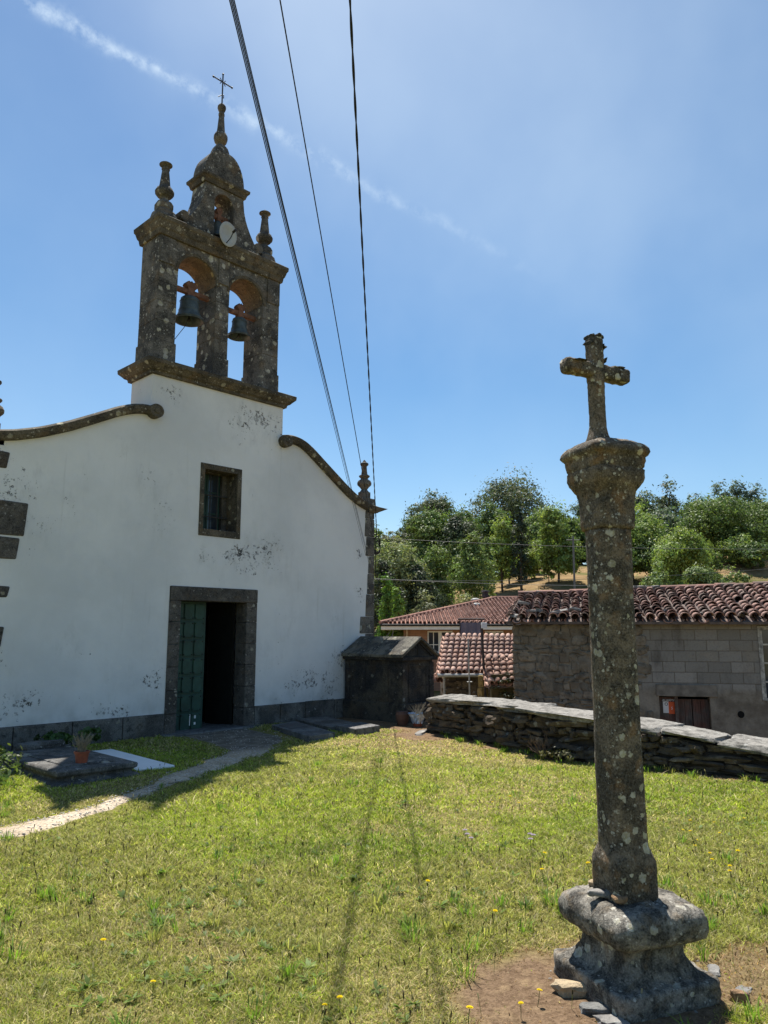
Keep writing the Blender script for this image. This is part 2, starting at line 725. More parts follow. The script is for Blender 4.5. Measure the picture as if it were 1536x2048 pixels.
M_IRON = simple('wrought_iron', (.03, .03, .032), .6, .4)
M_BRONZE = simple('bell_bronze', (.055, .072, .075), .5, .5, .45, 9, .3)
M_RUSTWOOD = simple('headstock_wood', (.16, .085, .06), .85, .2, .4, 12)
M_GREEN = simple('green_door_paint', (.014, .050, .038), .55, .4, .3, 5, .25)
M_GREEN2 = simple('green_board_paint', (.018, .060, .045), .55, .4, .3, 5, .25)
M_DISH = simple('dish_grey', (.36, .38, .38), .5, .4, .1)
M_CABLE = simple('cable_black', (.012, .012, .014), .6, .3, .2)
M_WIRE = simple('wire_grey', (.10, .11, .11), .5, .4, .2)
M_WHITE = simple('white_paint', (.72, .73, .73), .6, .3, .08, 4, .1)
M_MARBLE = simple('white_marble', (.78, .79, .80), .35, .5, .05, 3, .05)
M_TERRA = simple('plastic_terracotta', (.28, .075, .04), .55, .4, .25, 9, .15)
M_SOIL = simple('potting_soil', (.04, .03, .022), .95, .1, .4, 30)
M_TWIG = simple('dry_twig', (.26, .22, .16), .9, .1, .35, 20)
M_DEADW = simple('dead_branch', (.13, .09, .065), .9, .1, .35, 14)
M_BARK = simple('tree_bark', (.085, .068, .052), .95, .1, .45, 6, .6, 0, 18, .03)
M_FOIL = simple('blue_foil', (.42, .55, .72), .28, .6, .3, 20, .8, .4)
M_WOOD = simple('weathered_wood', (.12, .095, .085), .9, .15, .35, 5, .5)
M_DARK = simple('dark_inside', (.012, .012, .012), .95, .05, .2)  # near-black colour stands in for the shade of unlit insides
M_LEAFSHADE = simple('door_leaf_in_shade', (.008, .009, .008), .8, .2, .3)  # near-black puts the doorway's shade into the open leaf's colour
M_MAUVE = simple('mauve_sheet', (.20, .17, .20), .8, .2, .15, 2)
M_POLE = simple('dark_pole', (.06, .05, .05), .8, .2, .3)
M_GALV = simple('galvanised_pipe', (.3, .3, .29), .5, .5, .2)


def glass_mat():
    M = Mat('window_glass', .08, .6)
    M.color((.03, .04, .055))
    v = M.obj()
    M.bump(M.noise(v, 6, 2), .08, .01)
    return M.m


M_GLASS = glass_mat()


def wood_boards():
    M = Mat('red_worn_boards', .9, .15)
    v = M.obj()
    n = M.noise(M.mapv(v, scale=(14, 14, 1.2)), 4, 6, .7)
    r = M.rmp(M.noise(v, 3.2, 5), .42, .62)
    c = M.mix(r, (.12, .105, .098), (.14, .075, .062))
    c = M.mix(M.rmp(n, .35, .7), M.mix(.5, c, (.02, .018, .017)), c)
    M.color(c)
    M.bump(n, .5, .01)
    return M.m


M_BOARD = wood_boards()


def tile_mat(name, a, b, moss, mossk, scale):
    M = Mat(name, .85, .2)
    v = M.obj()
    att = M.N('ShaderNodeAttribute', attribute_name='tint')
    g = M.N('ShaderNodeSeparateColor')
    M.L(att.outputs['Color'], g.inputs[0])
    c = M.mix(g.outputs[0], a, b)
    c = M.mix(M.rmp(M.noise(v, scale, 6, .7), .42, .68, 0, .7), c, tuple(x * .42 for x in a))
    k = M.math('MULTIPLY', M.rmp(M.noise(v, scale * .45, 5), .5, .66), mossk)
    k = M.math('MAXIMUM', k, M.math('MULTIPLY', M.math('GREATER_THAN', g.outputs[1], .86), mossk))
    c = M.mix(k, c, moss)
    c = M.mix(M.math('MULTIPLY', lichen(M, v, 9, .4, .25, 16, .04), .45 * min(1, mossk * 1.6)), c, (.4, .39, .35))
    M.color(c)
    M.bump(M.noise(v, 40, 4, .7), .4, .01)
    return M.m


M_TILE_OLD = tile_mat('old_barrel_tile', (.27, .145, .115), (.48, .32, .265), (.12, .10, .085), .75, 3.)
M_TILE_SHED = tile_mat('shed_tile', (.42, .245, .185), (.58, .39, .31), (.16, .14, .11), .3, 2.)
M_TILE_HOUSE = tile_mat('house_tile', (.32, .165, .125), (.46, .275, .22), (.15, .11, .095), .25, 1.2)


def rubble_mat(name, a, b, c3, scale=5., lich=.25, seed=0., mossy=0.):
    M = Mat(name, .93, .12)
    v = M.mapv(M.obj(), loc=(seed, seed, seed))
    n = M.noise(v, scale, 8, .7)
    rnd = M.N('ShaderNodeNewGeometry').outputs['Random Per Island']
    c = M.mix(rnd, a, b)
    c = M.mix(M.rmp(n, .4, .7), c, c3)
    c = M.mix(M.rmp(M.noise(v, scale * 3, 6, .75), .5, .75, 0, .75), c, tuple(x * .25 for x in a))
    c = M.mix(M.math('MULTIPLY', lichen(M, v, scale * 2.2, .42, .4, scale * 5, .05), lich), c, (.45, .45, .42))
    if mossy:
        c = M.mix(M.rmp(M.noise(v, scale * .6, 5), .45, .6, 0, mossy), c, (.05, .06, .02))
    M.color(c)
    M.bump(M.math('ADD', n, M.math('MULTIPLY', M.noise(v, scale * 9, 5, .7), .4)), .8, .03)
    return M.m


M_DRYWALL = rubble_mat('dry_stone', (.085, .066, .05), (.17, .135, .098), (.05, .042, .037), 6, .4)
M_CAP = rubble_mat('cap_slate', (.20, .195, .185), (.27, .255, .235), (.12, .115, .11), 4, .5, 3)
M_CAPW = rubble_mat('lichened_cap_slab', (.20, .195, .178), (.28, .265, .24), (.085, .08, .072), 8, .7, 3)
M_RUBBLE = rubble_mat('barn_rubble', (.16, .14, .11), (.26, .23, .185), (.10, .086, .068), 4, .25, 5)
M_ROCK_TAN = rubble_mat('tan_rock', (.42, .33, .21), (.48, .38, .25), (.3, .24, .16), 9, .1, 1)
M_ROCK_GREY = rubble_mat('grey_slate_rock', (.14, .145, .145), (.2, .2, .19), (.09, .09, .09), 9, .2, 2)
M_ROCK_BROWN = rubble_mat('brown_rock', (.3, .19, .11), (.36, .24, .14), (.2, .13, .08), 9, .1, 4)


def barn_wall_mat():
    M = Mat('barn_block_render', .93, .1)
    v = M.obj()
    s = M.xyz(v)
    comb = M.N('ShaderNodeCombineXYZ')
    wv = M.warp(v, 2.5, .02)
    ws = M.xyz(wv)
    M.L(ws[0], comb.inputs[0])
    M.L(ws[2], comb.inputs[1])
    br = M.N('ShaderNodeTexBrick')
    M.L(comb.outputs[0], br.inputs['Vector'])
    br.inputs['Scale'].default_value = 1
    br.inputs['Brick Width'].default_value = .41
    br.inputs['Row Height'].default_value = .205
    br.inputs['Mortar Size'].default_value = .008
    br.inputs['Mortar Smooth'].default_value = .3
    br.inputs['Color1'].default_value = (.19, .185, .172, 1)
    br.inputs['Color2'].default_value = (.27, .262, .245, 1)
    br.inputs['Mortar'].default_value = (.15, .135, .115, 1)
    n = M.noise(v, 2.2, 7, .65)
    ren = M.mix(M.rmp(n, .35, .65), (.15, .13, .105), (.27, .245, .205))
    # the blockwork panel between the rubble and the window
    inx = M.math('MULTIPLY', M.rmp(M.math('ADD', s[0], M.math('MULTIPLY', n, .5)), 2.35, 2.6), M.rmp(M.math('ADD', s[0], M.math('MULTIPLY', n, .8)), 5.0, 5.35, 1, 0))
    inz = M.math('MULTIPLY', M.rmp(M.math('ADD', s[2], M.math('MULTIPLY', n, .3)), 2.0, 2.15), M.rmp(M.math('ADD', s[2], M.math('MULTIPLY', n, .3)), 3.2, 3.32, 1, 0))
    k = M.math('MULTIPLY', inx, inz)
    k = M.math('MULTIPLY', k, M.rmp(M.noise(v, 1.7, 4), .3, .45, .45, 1))
    c = M.mix(k, ren, br.outputs['Color'])
    wet = M.rmp(M.noise(M.mapv(v, scale=(1, 1, .4), loc=(2, 0, 1)), 1.6, 6, .65), .48, .68, 0, .7)
    c = M.mix(wet, c, (.07, .062, .055))
    c = M.mix(M.rmp(M.noise(v, 25, 5, .7), .45, .8, 0, .45), c, (.07, .06, .05))
    M.color(c)
    h = M.math('ADD', M.math('MULTIPLY', M.math('MULTIPLY', br.outputs['Fac'], k), -1.2), M.noise(v, 9, 8, .7))
    M.bump(h, .6, .025)
    return M.m


M_BARN = barn_wall_mat()


def brick_mat():
    M = Mat('house_brick', .9, .15)
    v = M.obj()
    s = M.xyz(v)
    comb = M.N('ShaderNodeCombineXYZ')
    M.L(s[0], comb.inputs[0])
    M.L(s[2], comb.inputs[1])
    br = M.N('ShaderNodeTexBrick')
    M.L(comb.outputs[0], br.inputs['Vector'])
    br.inputs['Scale'].default_value = 1
    br.inputs['Brick Width'].default_value = .5
    br.inputs['Row Height'].default_value = .14
    br.inputs['Mortar Size'].default_value = .012
    br.inputs['Color1'].default_value = (.26, .14, .09, 1)
    br.inputs['Color2'].default_value = (.32, .18, .12, 1)
    br.inputs['Mortar'].default_value = (.22, .14, .10, 1)
    M.color(br.outputs['Color'])
    M.bump(br.outputs['Fac'], -.3, .02)
    return M.m


M_BRICK = brick_mat()


def tint_leaf(name, trans=.4, hue=True, rough=.55, gloss=.06):
    """leaf or blade: vertex tint, diffuse plus translucent"""
    M = Mat(name)
    nt = M.nt
    nt.nodes.remove(M.bsdf)
    att = M.N('ShaderNodeAttribute', attribute_name='tint')
    d = M.N('ShaderNodeBsdfDiffuse')
    t = M.N('ShaderNodeBsdfTranslucent')
    g = M.N('ShaderNodeBsdfGlossy')
    g.inputs['Roughness'].default_value = rough
    g.inputs['Color'].default_value = (.9, .9, .9, 1)
    M.L(att.outputs['Color'], d.inputs['Color'])
    warm = M.mix(.55, att.outputs['Color'], (1.12, 1.28, .6), 'MULTIPLY')
    M.L(warm, t.inputs['Color'])
    a = M.N('ShaderNodeMixShader')
    a.inputs[0].default_value = trans
    M.L(d.outputs[0], a.inputs[1])
    M.L(t.outputs[0], a.inputs[2])
    b = M.N('ShaderNodeMixShader')
    b.inputs[0].default_value = gloss
    M.L(a.outputs[0], b.inputs[1])
    M.L(g.outputs[0], b.inputs[2])
    M.L(b.outputs[0], M.out.inputs[0])
    return M.m


M_LEAF = tint_leaf('tree_leaf', .36, gloss=.035)
M_GRASS = tint_leaf('grass_blade', .45, gloss=.02, rough=.6)
M_PETAL = tint_leaf('flower_petal', .3, gloss=.0)
#==BODY==
# ------------------------------------------------------------------ ground
WALL_Y = [-2.0, 2.9, 4.2, 5.5, 6.6, 7.9, 8.3]
WALL_X = [9.75, 9.04, 8.86, 8.88, 9.2, 9.5, 9.56]
WALL_T = [.36, .37, .49, .575, .585, .575, .57]


def wall_x(y):
    return np.interp(y, WALL_Y, WALL_X)


def wall_top(y):
    return np.interp(y, WALL_Y, WALL_T)


CRC = np.array([3.475, 1.775])          # foot of the wayside cross
PATH_UP = [(-6, 6.2), (-1, 6.55), (1.4, 6.62), (2.22, 6.73), (2.6, 6.95), (2.92, 7.03), (3.38, 7.14), (3.86, 7.38), (4.59, 7.88), (5.17, 8.19), (5.86, 8.7), (6.2, 9.1), (6.35, 10.0), (6.4, 10.9)]
PATH_LO = [(-6, 5.3), (-1, 5.8), (1.2, 6.0), (2.06, 6.24), (2.32, 6.37), (2.75, 6.50), (3.54, 6.92), (4.21, 7.22), (4.77, 7.46), (5.6, 7.92), (6.5, 8.5), (7.13, 9.0), (7.75, 9.6), (7.95, 10.9)]


def path_edges(x):
    ux, uy = np.array(PATH_UP).T
    lx, ly = np.array(PATH_LO).T
    return ux, uy, lx, ly


def in_poly(x, y, poly):
    x, y = np.asarray(x), np.asarray(y)
    r = np.zeros(x.shape, bool)
    n = len(poly)
    for i in range(n):
        (x0, y0), (x1, y1) = poly[i], poly[(i + 1) % n]
        c = ((y0 > y) != (y1 > y)) & (x < (x1 - x0) * (y - y0) / (y1 - y0 + 1e-12) + x0)
        r ^= c
    return r


PATH_POLY = PATH_UP + PATH_LO[::-1]


def hill(d, l):
    z = np.interp(d, [-80, 14, 30, 46, 52, 60, 75, 90, 105, 130, 160, 250, 600], [-1.35, -1.35, -1.5, -1.2, .4, 2.2, 5.6, 8, 9.4, 10.2, 10.8, 12, 14])
    return z + .09 * (np.clip(l, -60, 70) - 13) * sstep(50, 80, d) + (vnoise(l, d, 9, 5) - .5) * 1.2 * sstep(48, 60, d)


def terrain_z(x, y):
    d, l = x * FH[0] + y * FH[1], x * RH[0] + y * RH[1]
    edge = np.where(y < 8.3, wall_x(y) + .42, 11.6)
    drop = np.maximum(sstep(0, .7, x - edge), sstep(30, 46, d))
    return -.08 * (1 - drop) + drop * hill(d, l)


def build_terrain():
    D = np.concatenate([np.arange(-90, 0, 10), np.arange(0, 30, .4), np.arange(30, 170, 2), np.arange(170, 700, 30)])
    Lt = np.concatenate([np.arange(-400, -20, 20), np.arange(-20, 60, .7), np.arange(60, 420, 15)])
    dd, ll = np.meshgrid(D, Lt, indexing='ij')
    x, y = RH[0] * ll + FH[0] * dd, RH[1] * ll + FH[1] * dd
    V = np.stack([x, y, terrain_z(x, y)], -1).reshape(-1, 3)
    n, m = dd.shape
    i, j = np.meshgrid(np.arange(n - 1), np.arange(m - 1), indexing='ij')
    q = (i * m + j).ravel()
    F = np.stack([q, q + m, q + m + 1, q + 1], -1)
    M = Mat('hill_dry_grass', .95, .05)
    v = M.pos()
    a = M.noise(v, .12, 6, .6)
    b = M.noise(v, 1.1, 8, .7)
    c = M.mix(M.rmp(b, .35, .65), (.19, .125, .062), (.28, .195, .10))
    c = M.mix(M.rmp(a, .5, .66), c, (.10, .105, .035))
    c = M.mix(M.rmp(M.noise(v, 5, 5, .7), .5, .8, 0, .6), c, (.09, .06, .03))
    M.color(c)
    M.bump(M.noise(v, 3, 8, .7), .8, .15)
    me = raw_mesh('hillside', V, F, M.m, True)
    o = bpy.data.objects.new('hillside', me)
    C.objects.link(o)
    tag(o, kind='structure')


def lawn_z(x, y):
    e = np.minimum(1, np.hypot(np.asarray(x) - CRC[0], np.asarray(y) - CRC[1]) / 1.5)
    k = sstep(0, 2, YF - np.asarray(y))
    return ((vnoise(x, y, 1.7, 2) - .5) * .07 + (vnoise(x, y, .45, 3) - .5) * .018) * e * k


def dryness(x, y):
    x, y = np.asarray(x, float), np.asarray(y, float)
    w = sstep(-1.5, -.2, x - wall_x(y) + (vnoise(x, y, .8, 11) - .5) * 1.4) * sstep(4.2, 6.0, y)
    w = np.maximum(w, sstep(1.6, .5, np.hypot((x - 8.5) / 1.2, y - 7.6) + (vnoise(x, y, .5, 14) - .5) * .8))
    n = vnoise(x, y, 1.1, 12) * .6 + vnoise(x, y, .33, 13) * .4
    return np.clip(np.maximum(w, sstep(.5, .85, n) * .55), 0, 1)


def dirt(x, y):
    """bare soil round the cross and along the foot of the dry-stone wall"""
    x, y = np.asarray(x, float), np.asarray(y, float)
    wob = (vnoise(x, y, .22, 21) - .5) * .34 + (vnoise(x, y, .08, 22) - .5) * .12
    c = np.array([3.27, 1.88])
    d = np.hypot((x - c[0]) * 1.0, (y - c[1]) * 1.0)
    a = sstep(.70, .50, d + wob)
    # worn strip reaching to the right of the pedestal
    d2 = np.hypot((x - 4.05) / 1.5, (y - 1.45) / .8)
    a = np.maximum(a, sstep(.42, .25, d2 + wob) * .75)
    b = sstep(-.30, -.08, x - wall_x(y) + wob * .9)
    q = sstep(.75, .3, np.hypot(x - 9.2, y - 8.1) + wob)
    return np.clip(np.maximum(np.maximum(a, b), q), 0, 1)


def build_lawn():
    xs = np.concatenate([np.arange(-26, 0, 2.), np.arange(0, 9.99, .12), [10.1, 10.6, 11.2, 11.7]])
    ys = np.concatenate([np.arange(-26, 0, 2.), np.arange(0, 11.6, .12), np.arange(12, 30, 3)])
    x, y = np.meshgrid(xs, ys, indexing='ij')
    V = np.stack([x, y, lawn_z(x, y)], -1).reshape(-1, 3)
    n, m = x.shape
    i, j = np.meshgrid(np.arange(n - 1), np.arange(m - 1), indexing='ij')
    q = (i * m + j).ravel()
    F = np.stack([q, q + m, q + m + 1, q + 1], -1)
    cen = V[F].mean(1)
    F = F[(cen[:, 0] < wall_x(cen[:, 1]) + .42) | (cen[:, 1] > 8.2)]
    dr, so = dryness(V[:, 0], V[:, 1]), dirt(V[:, 0], V[:, 1])
    col = np.stack([dr, so, np.zeros_like(so)], -1)
    M = Mat('lawn_ground', .97, .05)
    att = M.N('ShaderNodeAttribute', attribute_name='tint')
    g = M.N('ShaderNodeSeparateColor')
    M.L(att.outputs['Color'], g.inputs[0])
    v = M.pos()
    f = M.noise(v, 38, 6, .75)
    f2 = M.noise(v, 9, 6, .7)
    grass = M.mix(M.rmp(f, .3, .7), (.10, .10, .026), (.27, .25, .075))
    dry = M.mix(M.rmp(f, .3, .7), (.15, .10, .045), (.33, .25, .13))
    soil = M.mix(M.rmp(f, .3, .7), (.10, .064, .038), (.235, .16, .10))
    soil = M.mix(M.rmp(f2, .5, .7), soil, (.27, .19, .11))
    c = M.mix(g.outputs[0], grass, dry)
    c = M.mix(g.outputs[1], c, soil)
    M.color(c)
    M.bump(M.math('ADD', f, f2), .8, .025)
    me = raw_mesh('lawn', V, F, M.m, True, col)
    o = bpy.data.objects.new('lawn', me)
    C.objects.link(o)
    tag(o, kind='structure')


def build_path():
    U, Lo = np.array(PATH_UP), np.array(PATH_LO)

    def res(P, n):
        s = np.concatenate([[0], np.cumsum(np.hypot(*np.diff(P, axis=0).T))])
        t = np.linspace(0, s[-1], n)
        return np.stack([np.interp(t, s, P[:, 0]), np.interp(t, s, P[:, 1])], -1)
    n, m = 170, 14
    U, Lo = res(U, n), res(Lo, n)
    for P, sd in ((U, 31), (Lo, 32)):
        P[:, 1] += (vnoise(P[:, 0] * 1, P[:, 1], .3, sd) - .5) * .22 + (vnoise(P[:, 0], P[:, 1], .08, sd + 5) - .5) * .10
    t = np.linspace(0, 1, m)[None, :, None]
    P = U[:, None] * (1 - t) + Lo[:, None] * t
    z = lawn_z(P[..., 0], P[..., 1]) + .012 - .03 * (2 * np.abs(t[..., 0] - .5)) ** 4
    V = np.concatenate([P, z[..., None]], -1).reshape(-1, 3)
    i, j = np.meshgrid(np.arange(n - 1), np.arange(m - 1), indexing='ij')
    q = (i * m + j).ravel()
    F = np.stack([q, q + 1, q + m + 1, q + m], -1)
    M = Mat('trodden_gravel', .95, .1)
    v = M.pos()
    vo = M.vor(M.warp(v, 20, .03), 42)
    sep = M.N('ShaderNodeSeparateColor')
    M.L(vo.outputs['Color'], sep.inputs[0])
    n1 = M.noise(v, 2.5, 7, .65)
    c = M.mix(M.rmp(n1, .35, .65), (.46, .365, .26), (.62, .52, .39))
    c = M.mix(M.math('MULTIPLY', sep.outputs[0], .28), c, (.26, .23, .19))
    c = M.mix(M.rmp(vo.outputs['Distance'], .4, .8, 0, .5), c, (.16, .12, .08))
    # worn granite near the door
    y = M.xyz(v)[1]
    c = M.mix(M.rmp(M.math('ADD', y, M.math('MULTIPLY', n1, .6)), 8.9, 9.5, 0, .85), c, M.mix(M.rmp(M.noise(v, 6, 6), .4, .65), (.10, .085, .068), (.20, .175, .145)))
    M.color(c)
    M.bump(M.math('SUBTRACT', M.noise(v, 30, 5, .7), vo.outputs['Distance']), .8, .02)
    me = raw_mesh('path', V, F, M.m, True)
    o = bpy.data.objects.new('path', me)
    C.objects.link(o)
    tag(o, kind='structure')
    # loose pebbles
    k = 2600
    r = np.random.default_rng(3)
    a, b = r.integers(0, n, k), r.random(k)
    base = U[a] * (1 - b[:, None]) + Lo[a] * b[:, None]
    near = base[:, 0] > 1.2
    base = base[near]
    k = len(base)
    octa = np.array([(1, 0, 0), (0, 1, 0), (-1, 0, 0), (0, -1, 0), (0, 0, .7), (0, 0, -.5)])
    of = np.array([(0, 1, 4), (1, 2, 4), (2, 3, 4), (3, 0, 4), (1, 0, 5), (2, 1, 5), (3, 2, 5), (0, 3, 5)])
    s = r.uniform(.004, .013, (k, 1, 1)) * r.uniform(.6, 1.3, (k, 1, 3))
    ang = r.uniform(0, TAU, k)
    P = octa[None] * (1 + r.normal(size=(k, 6, 1)) * .2) * s
    ca, sa = np.cos(ang)[:, None], np.sin(ang)[:, None]
    X = P[..., 0] * ca - P[..., 1] * sa
    Y = P[..., 0] * sa + P[..., 1] * ca
    zz = lawn_z(base[:, 0], base[:, 1]) + .013
    V = np.stack([X + base[:, :1], Y + base[:, 1:], P[..., 2] + zz[:, None]], -1).reshape(-1, 3)
    F = (of[None] + (np.arange(k) * 6)[:, None, None]).reshape(-1, 3)
    g = r.uniform(.25, .6, (k, 1)) * np.array([[1, .93, .84]])
    Mp = Mat('pebble', .9, .2)
    at_ = Mp.N('ShaderNodeAttribute', attribute_name='tint')
    Mp.color(at_.outputs['Color'])
    me = raw_mesh('path_pebbles', V, F, Mp.m, False, np.repeat(g, 6, 0))
    o = bpy.data.objects.new('path_pebbles', me)
    C.objects.link(o)
    tag(o, 'loose pale pebbles scattered over the gravel path', 'pebbles', kind='stuff')


NOGRASS = [[(3.45, 8.1), (4.4, 8.1), (4.4, 10.0), (3.45, 10.0)], [(4.45, 8.2), (5.0, 8.2), (5.0, 10.05), (4.45, 10.05)],
           [(7.97, 10.4), (8.65, 10.65), (8.12, 8.9), (7.5, 8.85)], [(8.72, 10.65), (10.0, 10.6), (9.1, 8.75), (8.4, 8.7)],
           [(9.75, 8.7), (12, 8.7), (12, 11), (9.75, 11)]]


def grass_points(r, d0, d1, dens, spread=1.35):
    area = spread * (d1 ** 2 - d0 ** 2)
    n = int(area * dens)
    d = np.sqrt(r.uniform(d0 ** 2, d1 ** 2, n))
    l = r.uniform(-1, 1, n) * spread * d
    x, y = RH[0] * l + FH[0] * d, RH[1] * l + FH[1] * d
    side = np.abs(l) > .66 * d
    ok = (~side | (r.random(n) < .42)) & (y < YF - .06) & (x < wall_x(y) - .01)
    wob = (vnoise(x, y, .14, 41) - .5) * .26 + r.normal(size=len(x)) * .035
    ok &= ~in_poly(x, y + wob, PATH_POLY)
    for p in NOGRASS:
        ok &= ~in_poly(x, y, p)
    ok &= np.hypot(x - CRC[0], y - CRC[1]) > .30
    so = dirt(x, y)
    ok &= r.random(n) > so * .93
    return x[ok], y[ok], d[ok]


def grass_colours(r, x, y):
    n = len(x)
    a = vnoise(x, y, 1.5, 51) * .5 + vnoise(x, y, .4, 52) * .3 + vnoise(x, y, .13, 53) * .2
    dr = dryness(x, y)
    lush = np.array([.21, .275, .035])
    lime = np.array([.37, .43, .05])
    olive = np.array([.31, .305, .085])
    straw = np.array([.60, .50, .26])
    t = np.clip((a - .3) / .4 + r.normal(size=n) * .3, 0, 1)[:, None]
    big = vnoise(x, y, 2.3, 55) * .65 + vnoise(x, y, .7, 56) * .35
    c = lush * (1 - t) + lime * t
    o = (r.random(n) < .10 + .75 * sstep(.42, .66, big))[:, None]
    c = np.where(o, olive, c)
    s = (r.random(n) < .16 + .6 * dr)[:, None]
    c = np.where(s, straw * r.uniform(.6, 1.1, (n, 1)), c)
    so = dirt(x, y)
    c = np.where((so > .4)[:, None] & (r.random(n) < .75)[:, None], np.array([.34, .21, .11]) * r.uniform(.6, 1.3, (n, 1)), c)
    return c * r.uniform(.42, 1.5, (n, 1)) * (.72 + .56 * vnoise(x, y, .06, 57))[:, None]


def build_grass():
    r = np.random.default_rng(11)
    VV, FF, CC = [], [], []
    off = 0
    for (d0, d1, dens, w, h) in ((.3, 1.6, 2600, .0040, .036), (1.6, 3.0, 4000, .0034, .034), (3.0, 4.6, 16000, .0023, .032), (4.6, 7, 9000, .0033, .034), (7, 10, 4600, .0048, .036), (10, 15.2, 2100, .0078, .040)):
        x, y, d = grass_points(r, d0, d1, dens)
        n = len(x)
        col = grass_colours(r, x, y)
        clump = vnoise(x, y, .35, 61) * .6 + vnoise(x, y, .09, 62) * .4
        hh = h * (.55 + .7 * clump) * r.uniform(.55, 1.3, n)
        tall = r.random(n) < .02
        hh = np.where(tall, hh * 1.8, hh)
        hh *= (1 - .45 * dryness(x, y)) * (1 - .55 * dirt(x, y))
        ang = r.uniform(0, TAU, n)
        lean = r.uniform(.3, 1.9, n) * hh
        la = r.uniform(0, TAU, n)
        ww = w * r.uniform(.6, 1.4, n)
        wx, wy = np.cos(ang) * ww, np.sin(ang) * ww
        lx, ly = np.cos(la) * lean, np.sin(la) * lean
        z = lawn_z(x, y) - .004
        P = np.empty((n, 5, 3), np.float32)
        P[:, 0] = np.stack([x - wx, y - wy, z], -1)
        P[:, 1] = np.stack([x + wx, y + wy, z], -1)
        P[:, 2] = np.stack([x + lx * .35 - wx * .8, y + ly * .35 - wy * .8, z + hh * .6], -1)
        P[:, 3] = np.stack([x + lx * .35 + wx * .8, y + ly * .35 + wy * .8, z + hh * .6], -1)
        P[:, 4] = np.stack([x + lx, y + ly, z + hh * .95], -1)
        T = np.array([(0, 1, 3), (0, 3, 2), (2, 3, 4)])
        F = (T[None] + (np.arange(n) * 5)[:, None, None]).reshape(-1, 3) + off
        shade = np.array([.62, .62, 1, 1, 1.1])
        VV.append(P.reshape(-1, 3))
        FF.append(F)
        CC.append(np.repeat(col, 5, 0))
        off += n * 5
    me = raw_mesh('grass', np.concatenate(VV), np.concatenate(FF), M_GRASS, False, np.concatenate(CC))
    o = bpy.data.objects.new('grass', me)
    C.objects.link(o)
    tag(o, 'short sunlit mown grass covering the churchyard', 'grass', kind='stuff')
    # coarse tufts of longer grass
    VV, FF, CC = [], [], []
    off = 0
    for (d0, d1, dens) in ((2.6, 5.5, 8), (5.5, 10, 2)):
        x, y, d = grass_points(r, d0, d1, dens)
        if d0 < 3:
            wy = r.uniform(1.5, 7.9, 46)
            x, y = np.concatenate([x, wall_x(wy) - r.uniform(.0, .28, 46)]), np.concatenate([y, wy])
        for px, py in zip(x, y):
            n = int(r.integers(14, 34))
            R_ = r.uniform(.02, .07)
            bx, by = px + r.normal(size=n) * R_ * .5, py + r.normal(size=n) * R_ * .5
            a = np.arctan2(by - py, bx - px) + r.normal(size=n) * .6
            h = r.uniform(.04, .10, n)
            ln = h * r.uniform(.3, 1.1, n)
            w = r.uniform(.0016, .0034, n)
            z = np.full(n, float(lawn_z(px, py)))
            ca, sa = np.cos(a), np.sin(a)
            P = np.empty((n, 5, 3), np.float32)
            P[:, 0] = np.stack([bx + sa * w, by - ca * w, z], -1)
            P[:, 1] = np.stack([bx - sa * w, by + ca * w, z], -1)
            P[:, 2] = np.stack([bx + ca * ln * .35 + sa * w, by + sa * ln * .35 - ca * w, z + h * .7], -1)
            P[:, 3] = np.stack([bx + ca * ln * .35 - sa * w, by + sa * ln * .35 + ca * w, z + h * .7], -1)
            P[:, 4] = np.stack([bx + ca * ln, by + sa * ln, z + h * .92], -1)
            VV.append(P.reshape(-1, 3))
            FF.append((np.array([(0, 1, 3), (0, 3, 2), (2, 3, 4)])[None] + (np.arange(n) * 5)[:, None, None]).reshape(-1, 3) + off)
            c = np.array([.15, .25, .03]) if r.random() < .65 else np.array([.34, .33, .09])
            CC.append(np.repeat(c[None] * r.uniform(.6, 1.4, (n, 1)), 5, 0))
            off += n * 5
    me = raw_mesh('grass_tufts', np.concatenate(VV), np.concatenate(FF), M_GRASS, False, np.concatenate(CC))
    o = bpy.data.objects.new('grass_tufts', me)
    C.objects.link(o)
    tag(o, 'longer coarse grass tufts scattered through the mown lawn', 'grass tufts', kind='stuff')
    # broad-leaved weeds: rosettes of plantain and hawkbit
    VV, FF, CC = [], [], []
    off = 0
    for (d0, d1, dens) in ((2.4, 5.0, 60), (5.0, 8.5, 12)):
        x, y, d = grass_points(r, d0, d1, dens)
        keep = r.random(len(x)) < sstep(.35, .75, vnoise(x, y, .6, 71))
        x, y = x[keep], y[keep]
        for px, py in zip(x, y):
            m = r.integers(5, 11)
            sz = r.uniform(.022, .06)
            base = np.array([.13, .20, .03]) * r.uniform(.6, 1.2)
            z0 = float(lawn_z(px, py))
            a = r.uniform(0, TAU, m)
            el = r.uniform(.15, 1.0, m)
            ln = sz * r.uniform(.7, 1.3, m)
            wd = ln * r.uniform(.10, .2, m)
            c, s = np.cos(a), np.sin(a)
            P = np.empty((m, 6, 3), np.float32)
            for k, (t, wf) in enumerate(((.05, .3), (.5, 1.), (1., .12))):
                rr = ln * t * np.cos(el)
                zz = z0 + .012 + ln * np.sin(el) * (t - .35 * t * t)
                P[:, 2 * k] = np.stack([px + c * rr - s * wd * wf, py + s * rr + c * wd * wf, zz], -1)
                P[:, 2 * k + 1] = np.stack([px + c * rr + s * wd * wf, py + s * rr - c * wd * wf, zz], -1)
            T = np.array([(0, 1, 3, 2), (2, 3, 5, 4)])
            VV.append(P.reshape(-1, 3))
            FF.append((T[None] + (np.arange(m) * 6)[:, None, None]).reshape(-1, 4) + off)
            CC.append(np.repeat(base[None], m * 6, 0) * r.uniform(.8, 1.2, (m, 1)).repeat(6, 0))
            off += m * 6
